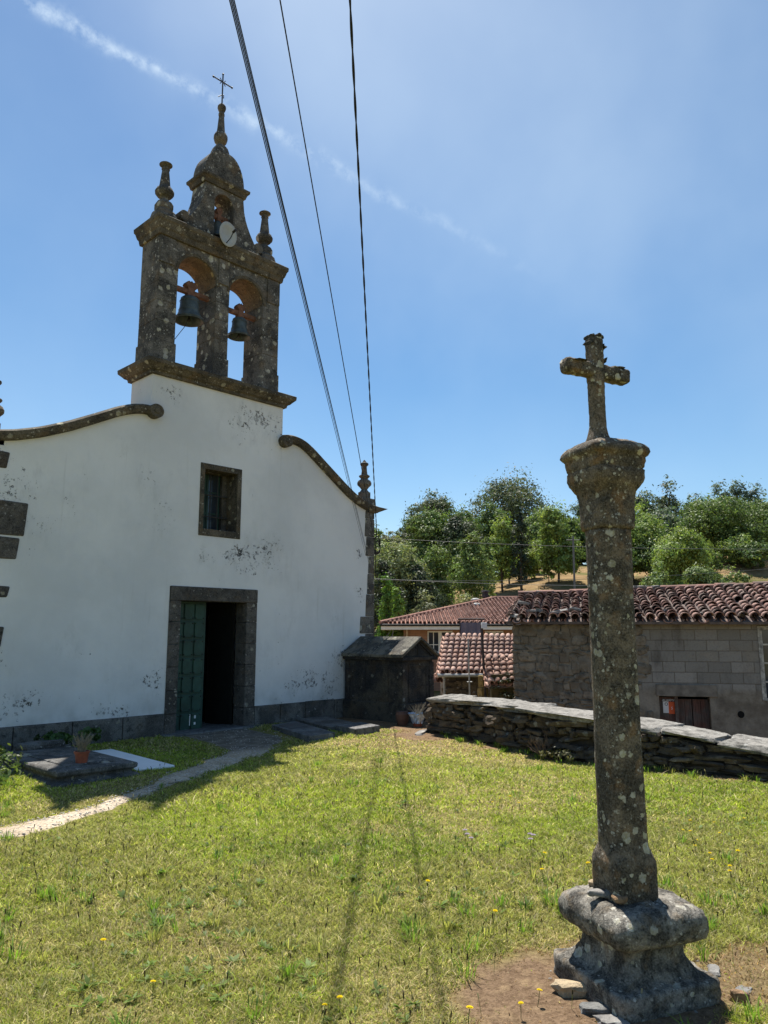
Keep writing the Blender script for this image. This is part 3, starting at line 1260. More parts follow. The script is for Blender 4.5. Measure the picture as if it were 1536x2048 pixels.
    me = raw_mesh('lawn_weeds', np.concatenate(VV), np.concatenate(FF), M_GRASS, False, np.concatenate(CC))
    o = bpy.data.objects.new('lawn_weeds', me)
    C.objects.link(o)
    tag(o, 'broad leaved weeds growing among the short grass', 'weeds', kind='stuff')
    # thin stalks with dark plantain heads and pale seed heads
    VV, FF, CC = [], [], []
    off = 0
    for (d0, d1, dens) in ((2.6, 6.0, 34), (6.0, 9.5, 16)):
        x, y, d = grass_points(r, d0, d1, dens)
        for px, py in zip(x, y):
            h = r.uniform(.07, .13)
            z0 = float(lawn_z(px, py))
            lx, ly = r.normal(size=2) * .02
            a = r.uniform(0, TAU)
            for (t0, t1, w, col) in ((0, .8, .0012, (.16, .17, .06)), (.78, 1.0, .0035, (.045, .035, .02) if r.random() < .6 else (.42, .36, .24))):
                for k in (0, 1):
                    c, s = math.cos(a + k * 1.57) * w, math.sin(a + k * 1.57) * w
                    P = [(px + lx * t0 - c, py + ly * t0 - s, z0 + h * t0), (px + lx * t0 + c, py + ly * t0 + s, z0 + h * t0),
                         (px + lx * t1 + c, py + ly * t1 + s, z0 + h * t1), (px + lx * t1 - c, py + ly * t1 - s, z0 + h * t1)]
                    VV.append(P)
                    FF.append([(off, off + 1, off + 2, off + 3)])
                    CC.append([col] * 4)
                    off += 4
    me = raw_mesh('seed_heads', np.concatenate(VV), np.concatenate(FF), M_GRASS, False, np.concatenate(CC))
    o = bpy.data.objects.new('seed_heads', me)
    C.objects.link(o)
    tag(o, 'thin seed stalks with dark and pale heads standing in the lawn', 'seed stalks', kind='stuff')


build_terrain()
build_lawn()
build_path()

# ------------------------------------------------------------------ chapel
CX = 7.17
chapel = thing('chapel', 'white rendered stone chapel with granite belfry, standing left of the wayside cross', 'chapel', (CX, YF, 0))
SCROLL_L = [(3.20, 4.30), (3.45, 4.30), (3.75, 4.36), (4.1, 4.47), (4.5, 4.64), (4.95, 4.87), (5.25, 5.03), (5.5, 5.13), (5.7, 5.17), (5.85, 5.16)]
SCROLL_R = [(8.52, 5.2), (8.66, 5.23), (8.82, 5.23), (9.0, 5.18), (9.2, 5.07), (9.45, 4.9), (9.75, 4.70), (10.05, 4.5), (10.3, 4.35), (10.55, 4.235), (10.8, 4.165), (11.02, 4.14)]


def facade_top(x):
    if 5.82 <= x <= 8.52:
        return 5.80
    P = SCROLL_L if x < CX else SCROLL_R
    return float(np.interp(x, *np.array(P).T)) - .05


DOOR_X, WIN_X, WIN_Z = (6.31, 8.03), (6.79, 7.63), (3.22, 4.47)


def facade_fn(x):
    t = facade_top(x)
    lo = .345
    if DOOR_X[0] < x < DOOR_X[1]:
        lo = 2.35
    if WIN_X[0] < x < WIN_X[1]:
        return [(lo, WIN_Z[0]), (WIN_Z[1], t)]
    return [(lo, t)]


fx = sorted(set([3.40, 10.95, 5.82, 8.52, *DOOR_X, *WIN_X] + [round(v, 3) for v in np.arange(3.5, 10.95, .12)]))
MB().strips(fx, facade_fn, YF, YF + .7).build('facade_wall', M_PLASTER, chapel)
m = MB()
m.box((3.45, YF + .7, -.1), (4.05, 24, 3.95))
m.box((10.30, YF + .7, -.1), (10.90, 24, 3.95))
m.prism([(3.45, -.1), (10.9, -.1), (10.9, 3.95), (7.17, 5.35), (3.45, 3.95)], 24, 24.6)
m.build('nave_wall', M_PLASTER, chapel)
m = MB()
for s in (-1, 1):
    m.prism([(CX + s * 4.0, 3.84), (CX, 5.40), (CX, 5.52), (CX + s * 4.0, 3.96)], YF + .72, 24.8)
m.build('nave_roof', M_TILE_SHED, chapel)
MB().box((4.05, YF + .02, -.05), (10.3, 24, .015)).build('nave_floor', M_SLAB, chapel)

# granite plinth blocks
x = 3.38
for (a, b) in ((3.36, 6.31), (8.03, 10.97)):
    xx = a
    while xx < b - .05:
        w = min(random.uniform(.55, .95), b - xx)
        if b - xx - w < .3:
            w = b - xx
        MB().box((xx + .006, YF - .03, -.12), (xx + w - .006, YF + .6, .345 + random.uniform(-.008, .012))).build('plinth_block', M_PLINTH, chapel, bevel=.012)
        xx += w

# quoins at both front corners
for (x0, x1, z0, z1) in ((3.36, 3.72, 3.86, 4.12), (3.36, 4.02, 2.93, 3.43), (3.36, 3.94, 2.60, 2.925), (3.36, 3.86, 2.07, 2.25), (3.36, 3.825, 1.39, 1.70), (3.36, 3.80, .80, 1.05)):
    MB().hexa([(x0, YF - .018, z0), (x1 - .03, YF - .018, z0 + .01), (x1 - .03, YF + .3, z0), (x0, YF + .3, z0), (x0, YF - .018, z1), (x1, YF - .018, z1 - .02), (x1, YF + .3, z1), (x0, YF + .3, z1)]).build('quoin', M_FRAME, chapel, bevel=.02)
zz = .345
for k, (h, w) in enumerate(((.42, .27), (.42, .30), (.40, .26), (.34, .40), (.45, .24), (.42, .20), (.36, .17), (.40, .24), (.38, .27), (.21, .26))):
    MB().hexa([(10.97 - w, YF - .02, zz + .004), (10.97, YF - .02, zz + .004), (10.97, YF + .5, zz + .004), (10.97 - w, YF + .5, zz + .004), (10.97 - w + .02, YF - .02, zz + h - .004), (10.97, YF - .02, zz + h - .004), (10.97, YF + .5, zz + h - .004), (10.97 - w, YF + .5, zz + h - .004)]).build('quoin', M_BELFRY, chapel, bevel=.012)
    zz += h

# door frame, leaves, threshold
df = []
for (x0, x1) in ((6.31, 6.515), (7.81, 8.03)):
    zz = 0.
    for h in (.33, .36, .37, .36, .36, .34):
        h = h if zz + h < 2.0 else 2.12 - zz
        MB().box((x0, YF - .022, zz + .003), (x1, YF + .3, zz + h - .003)).build('door_jamb', M_FRAME, chapel, bevel=.008)
        zz += h
MB().box((6.32, YF - .028, 2.12), (8.035, YF + .32, 2.352)).build('door_lintel', M_FRAME, chapel, bevel=.012)


def door_leaf(mat, mat2):
    """a ledged leaf .66 wide, hinge at x=0, in its own frame"""
    w, h = .66, 2.12
    m = MB()
    m.box((0, .0, .01), (w, .045, h))
    b = MB()
    xs = [.03, .22, .425, .63]
    zs = [.02, .30, .60, .90, 1.20, 1.50, 1.80, 2.10]
    for i in range(3):
        for j in range(7):
            b.box((xs[i] + .016, -.022, zs[j] + (.02 if j else .0)), (xs[i + 1] - .016, 0, zs[j + 1] - .02))
    s = []
    for j in range(1, 7):
        for xx in (.06, .19, .25, .395, .455, .60):
            for dz in (-.045, .045):
                s.append((xx, zs[j] + dz))
    return m, b, s


LEAF = Frame((6.515, YF + .27, .0), 0)
leaf = None
m, b, s = door_leaf(M_GREEN, M_GREEN2)
m.fr = b.fr = LEAF
leaf = m.build('door_leaf', M_GREEN, chapel, bevel=.004)
leaf['label'] = 'green boarded door leaf standing shut'
b.build('raised_panel', M_GREEN2, leaf, bevel=.006)
for (xx, z) in s:
    q = MB(LEAF)
    q.lathe([(.013, 0), (.009, .01), (.002, .014)], (0, 0, 0), 8)
    q.V = [(xx + vx, -.022 - vz, z + vy) for vx, vy, vz in q.V]
    q.build('door_stud', M_IRON, leaf, smooth=True)
p = MB(LEAF)
p.box((.40, -.026, .09), (.415, -.0235, .27)).box((.49, -.026, .20), (.52, -.0235, .25)).box((.485, -.026, .10), (.52, -.0235, .14))
p.build('paint_mark', M_WHITE, leaf)
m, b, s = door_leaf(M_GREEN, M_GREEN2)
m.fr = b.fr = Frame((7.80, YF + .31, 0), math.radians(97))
leaf2 = m.build('door_leaf', M_LEAFSHADE, chapel)
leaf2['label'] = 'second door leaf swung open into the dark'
b.build('raised_panel', M_LEAFSHADE, leaf2)
MB().hexa([(6.2, YF - .22, -.05), (8.15, YF - .16, -.05), (8.1, YF + .5, -.05), (6.25, YF + .5, -.05), (6.22, YF - .2, .035), (8.1, YF - .14, .03), (8.1, YF + .5, .03), (6.25, YF + .5, .03)]).build('threshold', M_SLAB, chapel, bevel=.015)

# window
wx0, wx1, wz0, wz1 = 6.79, 7.63, 3.22, 4.47
fr = MB()
fr.box((wx0, YF - .015, wz0), (wx0 + .085, YF + .38, wz1)).box((wx1 - .085, YF - .015, wz0), (wx1, YF + .38, wz1))
fr.box((wx0 + .085, YF - .013, wz0), (wx1 - .085, YF + .379, wz0 + .12)).box((wx0 + .085, YF - .013, wz1 - .1), (wx1 - .085, YF + .379, wz1))
win = fr.build('window_frame', M_TRIM, chapel, bevel=.008)
for (a, b) in ((wx0 + .086, wx0 + .16), (wx1 - .19, wx1 - .086)):
    MB().box((a, YF + .31, wz0 + .121), (b, YF + .385, wz1 - .101)).build('inner_jamb', M_FRAME, win, bevel=.005)
g = MB()
for xx in (7.02, 7.18, 7.33):
    g.tube([(xx, YF + .29, wz0 + .1), (xx, YF + .29, wz1 - .08)], .011, 6)
for z in (3.6, 3.98):
    g.tube([(wx0 + .08, YF + .275, z), (wx1 - .08, YF + .275, z)], .012, 6)
g.build('iron_grille', M_IRON, win)
MB().box((wx0 + .1, YF + .40, wz0 + .05), (wx1 - .1, YF + .415, wz1 - .05)).build('pane', M_GLASS, win)
g = MB()
for xx in (6.95, 7.12, 7.17, 7.40):
    g.box((xx, YF + .385, wz0 + .1), (xx + .035, YF + .40, wz1 - .1))
for z in (3.66, 4.04):
    g.box((wx0 + .1, YF + .386, z), (wx1 - .1, YF + .399, z + .03))
g.build('glazing_bar', M_GREEN, win)

# scroll copings
PR = [(YF - .12, -.02), (YF - .09, -.075), (YF - .01, -.08), (YF + .72, -.08), (YF + .74, .07), (YF - .05, .075), (YF - .13, .04)]


def smooth_path(P, n=60):
    P = np.array(P)
    s = np.concatenate([[0], np.cumsum(np.hypot(*np.diff(P, axis=0).T))])
    t = np.linspace(0, s[-1], n)
    Q = np.stack([np.interp(t, s, P[:, 0]), np.interp(t, s, P[:, 1])], -1)
    for _ in range(3):
        Q[1:-1] = (Q[:-2] + 2 * Q[1:-1] + Q[2:]) / 4
    return Q.tolist()


for P, vc in ((SCROLL_L, (5.86, 5.15)), (SCROLL_R, (8.55, 5.15))):
    m = MB()
    m.sweep(smooth_path(P), PR)
    m.build('scroll_coping', M_TRIM, chapel, bevel=.01)
    v = MB()
    ring = [(vc[0] + .125 * math.cos(TAU * i / 24), vc[1] + .115 * math.sin(TAU * i / 24)) for i in range(24)]
    v.prism(ring, YF - .145, YF + .2)
    ring = [(vc[0] + .05 * math.cos(TAU * i / 16), vc[1] + .05 * math.sin(TAU * i / 16)) for i in range(16)]
    v.prism(ring, YF - .16, YF - .1)
    v.build('volute', M_TRIM, chapel, bevel=.012)
# eaves corner at the right end of the coping
MB().hexa([(10.75, YF - .06, 4.06), (10.98, YF - .06, 4.06), (10.98, YF + .7, 4.06), (10.75, YF + .7, 4.06), (10.85, YF - .12, 4.20), (11.24, YF - .16, 4.17), (11.24, YF + .8, 4.17), (10.85, YF + .72, 4.20)]).build('eaves_stone', M_TRIM, chapel, bevel=.01)

# corner pinnacles
FIN = [(35, 470), (35, 418), (20, 400), (29, 386), (49, 366), (50, 352), (43, 338), (24, 325), (25, 320), (38, 308), (38, 302), (22, 292), (19, 270), (17, 236), (20, 232), (29, 224), (29, 214), (14, 205), (10, 198), (3, 188)]
fp = [(r * .00305, (470 - y) * .00305) for r, y in FIN]
for xx in (3.50, 10.86):
    m = MB()
    m.lathe(fp[:2], (xx, YF + .18, 4.36), 24, .85)
    m.lathe(fp[1:], (xx, YF + .18, 4.36), 20)
    m.build('pinnacle', M_BELFRY, chapel, smooth=False, bevel=.006)
    MB().box((xx - .14, YF - .0, 4.18), (xx + .14, YF + .36, 4.37)).build('pinnacle_base', M_BELFRY, chapel, bevel=.01)

# belfry: lower cornice
BX0, BX1, BY0, BY1 = 5.82, 8.42, YF + .0, YF + .62


def cornice(prof, x0, x1, y0, y1, mat, name, bevel=.006):
    """prof = [(out, z)] run round a rectangle"""
    V, F = [], []
    for (o, z) in prof:
        V += [(x0 - o, y0 - o, z), (x1 + o, y0 - o, z), (x1 + o, y1 + o, z), (x0 - o, y1 + o, z)]
    n = len(prof)
    for k in range(n - 1):
        for i in range(4):
            j = (i + 1) % 4
            F.append((4 * k + i, 4 * k + j, 4 * k + 4 + j, 4 * k + 4 + i))
    F.append((3, 2, 1, 0))
    F.append(tuple(4 * (n - 1) + i for i in range(4)))
    m = MB()
    m.add(V, F)
    return m.build(name, mat, chapel, bevel=bevel)


cornice([(.0, 5.80), (.05, 5.80), (.06, 5.85), (.10, 5.87), (.125, 5.90), (.155, 5.93), (.18, 5.955), (.185, 6.02), (.17, 6.03), (.02, 6.05)], 5.82, 8.52, YF, YF + .70, M_TRIM, 'lower_cornice')
PIERS = ((5.83, 6.20), (6.97, 7.25), (8.0, 8.38))
for (a, b) in PIERS:
    MB().box((a - .02, YF - .005, 6.045), (b + .02, YF + .62, 6.42)).build('pier_base', M_BELFRY, chapel, bevel=.012)
    zz = 6.424
    for h in (.34, .36, .33):
        MB().box((a, YF + .012, zz), (b, YF + .60, zz + h - .004)).build('pier_block', M_BELFRY, chapel, bevel=.008)
        zz += h
A1, A2 = (6.20, 6.97, 7.735), (7.25, 8.0, 7.71)


def arch_fn(x):
    lo = 7.454
    for (a, b, z) in (A1, A2):
        if a < x < b:
            c, r = (a + b) / 2, (b - a) / 2
            lo = z + math.sqrt(max(0, r * r - (x - c) ** 2))
    return [(lo, 8.275)]


ax = [5.83, 8.38]
for (a, b, z) in (A1, A2):
    c, r = (a + b) / 2, (b - a) / 2
    ax += [c - r * math.cos(math.pi * i / 26) for i in range(27)]
MB().strips(sorted(set(round(v, 4) for v in ax)), arch_fn, YF + .012, YF + .60).build('arch_wall', M_BELFRY, chapel)
# fascia strips over the piers and archivolts
for (a, b) in ((5.835, 6.12), (7.0, 7.22), (8.09, 8.375)):
    MB().box((a, YF - .012, 7.80), (b, YF + .012, 8.272)).build('pilaster_strip', M_BELFRY, chapel, bevel=.006)
for (a, b, z) in (A1, A2):
    m = MB()
    c, r = (a + b) / 2, (b - a) / 2
    m.sweep([(c - (r + .03) * math.cos(math.pi * i / 26), z + (r + .03) * math.sin(math.pi * i / 26)) for i in range(27)], [(YF + .0, -.028), (YF + .0, .028), (YF + .02, .028), (YF + .02, -.028)])
    m.build('archivolt', M_TRIM, chapel)
M_OCHRE = granite('arch_stone_bounce_lit', (.205, .155, .11), (.125, .095, .07), (.42, .34, .22), 9, .15, .4, 70, seed=7, patch=4)  # for an added arch lining; warm bounce light is put into its ochre
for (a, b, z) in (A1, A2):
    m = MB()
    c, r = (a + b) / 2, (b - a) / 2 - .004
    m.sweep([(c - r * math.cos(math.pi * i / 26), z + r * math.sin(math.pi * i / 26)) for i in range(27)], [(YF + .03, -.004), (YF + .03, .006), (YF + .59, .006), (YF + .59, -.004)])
    m.build('added_arch_lining', M_OCHRE, chapel)
cornice([(.0, 8.275), (.035, 8.28), (.045, 8.33), (.05, 8.37), (.07, 8.40), (.085, 8.45), (.095, 8.49), (.115, 8.52), (.12, 8.585), (.105, 8.60), (.03, 8.63)], 5.83, 8.38, YF + .0, YF + .62, M_TRIM, 'upper_cornice')
GX = 7.125
HALF = [(8.61, .97), (8.70, .86), (8.80, .77), (8.92, .68), (9.06, .59), (9.2, .52), (9.34, .465), (9.5, .43), (9.72, .41)]


def gab_w(z):
    return float(np.interp(z, [p[0] for p in HALF], [p[1] for p in HALF]))


def gab_fn(x):
    d = abs(x - GX)
    zs = [p[0] for p in HALF][::-1]
    ws = [p[1] for p in HALF][::-1]
    top = 9.72 if d < .41 else float(np.interp(d, ws, zs))
    n = .205
    if d < n:
        sp = 9.40
        t = sp + math.sqrt(max(0, n * n - d * d))
        return [(t, top)]
    return [(8.60, top)]


gx = [GX - .965 + i * .0402 for i in range(49)] + [GX - .205 + .0205 * i for i in range(21)] + [GX - .41, GX + .41]
MB().strips(sorted(set(round(v, 4) for v in gx)), gab_fn, YF + .09, YF + .52).build('bell_gable', M_BELFRY, chapel)
for s in (-1, 1):   # small curled ends of the gable
    c = (GX + s * .80, 8.86)
    m = MB()
    m.prism([(c[0] + .10 * math.cos(TAU * i / 14), c[1] + .10 * math.sin(TAU * i / 14)) for i in range(14)], YF + .08, YF + .53)
    m.build('gable_curl', M_BELFRY, chapel, bevel=.01)
cornice([(.0, 9.70), (.03, 9.70), (.04, 9.74), (.055, 9.78), (.085, 9.81), (.09, 9.86), (.03, 9.88)], GX - .42, GX + .42, YF + .09, YF + .52, M_TRIM, 'gable_cornice')
dome = [(-.43, 9.875)] + [(-.43 + .0 + .43 * (1 - math.cos(a)) * .80, 9.875 + .60 * math.sin(a)) for a in np.linspace(.05, math.pi / 2, 12)]
dome = [(GX + x, z) for x, z in dome]
dome += [(2 * GX - x, z) for x, z in dome[::-1]]
MB().prism(dome, YF + .09, YF + .52).build('curved_pediment', M_BELFRY, chapel, bevel=.02)
SP = [(70, 735), (66, 712), (60, 690), (52, 668), (36, 648), (24, 640), (32, 632), (46, 618), (54, 595), (53, 575), (44, 558), (33, 547), (29, 520), (21, 432), (24, 424), (24, 412), (17, 402), (26, 390), (33, 372), (32, 358), (22, 345), (6, 335)]
sp_ = [(r * .00243, 10.44 + (735 - y) * .00290) for r, y in SP]
m = MB()
m.lathe(sp_[:5], (GX, YF + .3, 0), 20, .8)
m.lathe(sp_[5:], (GX, YF + .3, 0), 20)
m.build('spire', M_BELFRY, chapel, bevel=.004)
zt = sp_[-1][1]
m = MB()
m.tube([(GX, YF + .3, zt - .03), (GX, YF + .3, zt + .63)], .014, 6)
m.tube([(GX - .21, YF + .3, zt + .46), (GX + .21, YF + .3, zt + .46)], .014, 6)
for (dx, dz) in ((-.21, .46), (.21, .46), (0, .63)):
    m.lathe([(.003, -.03), (.022, 0), (.003, .03)], (GX + dx, YF + .3, zt + dz), 8)
for (dx, dz) in ((-.06, .40), (.06, .40), (-.06, .52), (.06, .52)):
    m.tube([(GX + dx * .3, YF + .3, zt + .46), (GX + dx, YF + .3, zt + dz)], .008, 5)
m.tube([(GX - .09, YF + .3, zt + .10), (GX - .02, YF + .3, zt + .17), (GX + .03, YF + .3, zt + .2), (GX + .03, YF + .3, zt + .13)], .009, 5)
m.build('iron_cross', M_IRON, chapel)
PIN = [(50, 1095), (24, 1070), (30, 1058), (50, 1048), (66, 1028), (68, 1012), (58, 992), (42, 975), (38, 960), (25, 845), (30, 840), (30, 834), (19, 829), (22, 820), (47, 806), (46, 799), (24, 786), (12, 779), (4, 770)]
pn = [(r * .00245, (1095 - y) * .00250) for r, y in PIN]
for xx in (6.03, 8.20):
    m = MB()
    m.lathe([(.21, 8.60), (.205, 8.72), (.175, 8.84), (.13, 8.90), (.14, 8.93), (.14, 9.0), (.11, 9.06)], (xx, YF + .3, 0), 24, .8)
    m.build('pinnacle_base', M_BELFRY, chapel, bevel=.008)
    m = MB()
    m.lathe(pn, (xx, YF + .3, 9.05), 18)
    m.build('pinnacle', M_BELFRY, chapel, bevel=.004)


# ------------------------------------------------------------------ bells and dish
def bell(label, x, zrim, ztop, rrim, y, beam, group, yoke_top, rope):
    t = thing('bell', label, 'bell', (x, y, zrim), group)
    h = ztop - zrim
    P = [(.0, 1.0), (.30, 1.0), (.50, .985), (.60, .93), (.62, .80), (.65, .55), (.72, .32), (.84, .15), (.97, .04), (1.0, .0), (.97, -.015), (.90, .02), (.75, .15), (.62, .35), (.56, .6), (.5, .88), (.0, .92)]
    m = MB()
    m.lathe([(max(r, .003) * rrim, zrim + z * h) for r, z in P], (x, y, 0), 32, cap=False)
    for (f, z) in ((.99, .06), (.69, .42), (.645, .80)):
        rr, zz_ = f * rrim, zrim + z * h
        m.lathe([(rr * 1.0, zz_ - .01), (rr * 1.04, zz_), (rr * 1.0, zz_ + .01)], (x, y, 0), 32, cap=False)
    m.build('bell_body', M_BRONZE, t, smooth=True)
    m = MB()
    m.box((beam[0], y - .045, ztop + .05), (beam[1], y + .045, ztop + .13))
    m.build('headstock', M_RUSTWOOD, t, bevel=.008)
    m = MB()
    w = rrim * .42
    m.prism([(x - w * .7, ztop + .0), (x + w * .7, ztop), (x + w * .62, ztop + .14), (x + w * 1.15, ztop + .2), (x + w * .95, yoke_top - .05), (x + w * .5, yoke_top - .01), (x + w * .25, yoke_top - .03), (x, yoke_top),
             (x - w * .25, yoke_top - .03), (x - w * .5, yoke_top - .01), (x - w * .95, yoke_top - .05), (x - w * 1.15, ztop + .2), (x - w * .62, ztop + .14)], y - .06, y + .06)
    m.build('yoke', M_RUSTWOOD, t, bevel=.01)
    m = MB()
    m.tube([(x, y, ztop - .05), (x, y, zrim + .04)], .012, 6)
    m.lathe([(.004, -.05), (.03, -.02), (.032, .01), (.012, .05)], (x, y, zrim + .02), 10)
    m.build('clapper', M_IRON, t)
    m = MB()
    m.tube([(x - .03, y - .02, zrim + .02), *rope], .006, 5)
    m.build('bell_rope', M_IRON, t)
    return t


bell('large bronze bell with rusty yoke hung in the left arch of the belfry', 6.60, 7.03, 7.47, .262, YF + .27, (6.19, 6.98), 'bells in the belfry', 7.77, [(6.5, YF + .2, 6.9), (6.36, YF + .2, 6.68), (6.22, YF + .2, 6.46)])
bell('smaller bronze bell hung in the right arch of the belfry', 7.66, 7.045, 7.41, .212, YF + .27, (7.24, 8.01), 'bells in the belfry', 7.70, [(7.56, YF + .22, 6.98), (7.42, YF + .2, 6.93), (7.26, YF + .2, 6.92)])
bell('dark little bell in the round-headed niche at the top of the belfry', 7.13, 8.84, 9.15, .135, YF + .3, (6.91, 7.34), 'bells in the belfry', 9.44, [(7.11, YF + .28, 8.75), (7.1, YF + .28, 8.63)])

t = thing('satellite_dish', 'round grey dish fixed in front of the little bell niche', 'dish', (7.05, YF - .06, 8.60))
FD = Frame((7.05, YF - .12, 8.70), math.radians(8))
m = MB(FD)
prof = [(.001, .0), (.07, .006), (.14, .024), (.2, .05), (.205, .052), (.2, .058), (.14, .032), (.07, .014), (.001, .008)]
V, F = [], []
n = 32
tl = math.radians(6)
for (r, o) in prof:
    for i in range(n):
        a = TAU * i / n
        xx, zz_ = r * math.cos(a), r * 1.1 * math.sin(a)
        yy = -o
        V.append((xx, yy * math.cos(tl) - zz_ * math.sin(tl), zz_ * math.cos(tl) + yy * math.sin(tl)))
for k in range(len(prof) - 1):
    for i in range(n):
        j = (i + 1) % n
        F.append((k * n + i, k * n + j, (k + 1) * n + j, (k + 1) * n + i))
m.add(V, F)
m.build('dish_reflector', M_DISH, t, smooth=True)
m = MB(FD)
m.tube([(0, 0, -.17), (-.02, -.14, -.12), (-.02, -.22, -.02)], .009, 6)
m.tube([(-.02, -.2, -.03), (-.02, -.27, .0)], .022, 8)
m.build('feed_arm', M_CABLE, t)
m = MB(FD)
m.tube([(0, .01, 0), (-.02, .12, -.02), (-.06, .2, -.08)], .022, 8)
m.box((-.1, .12, -.12), (-.02, .22, -.03))
m.build('bracket', M_IRON, t)

# ------------------------------------------------------------------ tomb house in the corner
TX0, TX1, TY0, TY1 = 10.14, 10.96, 9.36, YF - .04
tomb = thing('tomb_house', 'small blackened stone tomb house with a pitched slab roof, leaning on the chapel corner', 'tomb', ((TX0 + TX1) / 2, TY0, 0))
m = MB()
m.box((TX0, TY0, -.1), (TX1, TY1, 1.10))
m.build('tomb_body', M_TOMB, tomb, bevel=.008)
m = MB()
m.box((TX0 - .05, TY0 - .05, -.1), (TX1 + .05, TY1, .34))
m.build('tomb_base', M_TOMB, tomb, bevel=.015)
for (x, y) in ((TX0 - .02, TY0 - .02), (TX1 - .10, TY0 - .02), (TX0 - .02, TY1 - .14)):
    MB().box((x, y, .34), (x + .12, y + .12, 1.06)).build('corner_pilaster', M_TOMB, tomb, bevel=.008)
m = MB()
m.box((TX0 + .15, TY0 - .014, .36), (TX1 - .15, TY0 + .01, .40)).box((TX0 + .15, TY0 - .014, .98), (TX1 - .15, TY0 + .01, 1.02)).box((TX0 + .15, TY0 - .014, .40), (TX0 + .19, TY0 + .01, .98)).box((TX1 - .19, TY0 - .014, .40), (TX1 - .15, TY0 + .01, .98))
m.build('front_panel', M_TOMB, tomb, bevel=.005)
m = MB()
m.box((TX0 - .012, TY0 + .42, .40), (TX0, TY0 + .95, .95)).box((TX0 - .02, TY0 + .36, .36), (TX0 - .001, TY0 + .42, 1.0)).box((TX0 - .02, TY0 + .95, .36), (TX0 - .001, TY0 + 1.01, 1.0)).box((TX0 - .02, TY0 + .42, .95), (TX0 - .001, TY0 + .95, 1.0))
m.build('side_panel', M_TOMB, tomb, bevel=.005)
m = MB()
m.box((TX0 - .07, TY0 - .07, 1.10), (TX1 + .07, TY1, 1.165))
m.build('tomb_cornice', M_TOMB, tomb, bevel=.012)
mx = (TX0 + TX1) / 2
m = MB()
m.prism([(TX0 - .02, 1.165), (TX1 + .02, 1.165), (mx, 1.475)], TY0 + .0, TY1)
ped = m.build('pediment', M_TOMB, tomb)
m = MB()
m = MB()
for sgn in (-1, 1):
    m.prism([(mx + sgn * .46, 1.165), (mx + sgn * .38, 1.165), (mx, 1.43), (mx, 1.475)], TY0 - .03, TY0 - .001)
m.build('raking_moulding', M_TOMB, ped)
m = MB()
m.box((mx - .014, TY0 - .016, 1.2), (mx + .014, TY0 - .001, 1.40)).box((mx - .07, TY0 - .016, 1.32), (mx + .07, TY0 - .001, 1.345))
m.build('carved_cross', M_TOMB, ped)
m = MB()
for s in (-1, 1):
    e = (mx + s * (.41 + .11), 1.15)
    for k in range(4):
        y0 = TY0 - .09 + k * (TY1 - TY0 + .09) / 4
        y1 = TY0 - .09 + (k + 1) * (TY1 - TY0 + .09) / 4 - .006
        h = .06 + random.uniform(-.006, .008)
        m.prism([(e[0], e[1]), (mx, 1.475), (mx, 1.475 + h), (e[0], e[1] + h)], y0, y1)
m.build('roof_slab', granite('tomb_roof', (.20, .185, .15), (.06, .055, .05), (.36, .35, .31), 9, .3, .3, 60, seed=12, patch=3), tomb, bevel=.012)


def quad_slab(name, label, cat, Q, z0, z1, mat, group=None, bevel=.012, inset=None, imat=None):
    c = np.mean(np.array(Q), 0)
    t = thing(name, label, cat, (c[0], c[1], 0), group)
    MB().prism(Q, z0, z1, axis=2).build('slab', mat, t, bevel=bevel, weld=True)
    if inset:
        MB().prism(inset, z1 - .005, z1 + .006, axis=2).build('inset_panel', imat, t, bevel=.003, weld=True)
    return t


def lerp_quad(Q, a0, a1, b0, b1):
    Q = np.array(Q, float)

    def p(a, b):
        return tuple((Q[0] * (1 - a) + Q[1] * a) * (1 - b) + (Q[3] * (1 - a) + Q[2] * a) * b)
    return [p(a0, b0), p(a1, b0), p(a1, b1), p(a0, b1)]


SG = 'flat grave slabs beside the tomb house'
Q1 = [(7.55, 8.88), (8.12, 8.93), (8.66, 10.55), (8.02, 10.40)]
quad_slab('grave_slab', 'pale granite grave slab with a dark inset panel, nearest the chapel door', 'grave slab', Q1, -.03, .075, M_SLAB, SG, inset=lerp_quad(Q1, .14, .86, .56, .9), imat=simple('dark_inset', (.055, .055, .058), .6, .3))
quad_slab('grave_slab', 'weathered flat grave slab in the middle, half behind the others, by the tomb house', 'grave slab', [(8.42, 9.45), (9.1, 9.45), (9.45, 10.65), (8.78, 10.72)], -.03, .09, M_PLINTH, SG)
quad_slab('grave_slab', 'short pale grave slab with a raised edge right in front of the tomb house', 'grave slab', [(8.40, 8.75), (9.0, 8.82), (9.12, 9.38), (8.52, 9.36)], -.03, .115, M_SLAB, SG)
quad_slab('marble_slab', 'smooth white marble slab lying in the grass beside the old grave', 'marble slab', [(4.45, 8.30), (4.93, 8.24), (5.0, 9.98), (4.52, 10.02)], .0, .05, M_MARBLE)
g = thing('old_grave', 'low mossy old stone grave with moulded edges left of the path', 'grave', (3.93, 8.3, 0))
gx0, gx1, gy0, gy1 = 3.48, 4.36, 8.12, 9.95


def rect_loft(prof, x0, x1, y0, y1, jit=0.):
    V, F = [], []
    for (o, z) in prof:
        V += [(x0 - o, y0 - o, z), (x1 + o, y0 - o, z), (x1 + o, y1 + o, z), (x0 - o, y1 + o, z)]
    V = [tuple(c + random.uniform(-jit, jit) for c in v) for v in V]
    n = len(prof)
    for k in range(n - 1):
        for i in range(4):
            j = (i + 1) % 4
            F.append((4 * k + i, 4 * k + j, 4 * k + 4 + j, 4 * k + 4 + i))
    F.append((3, 2, 1, 0))
    F.append(tuple(4 * (n - 1) + i for i in range(4)))
    return MB().add(V, F)


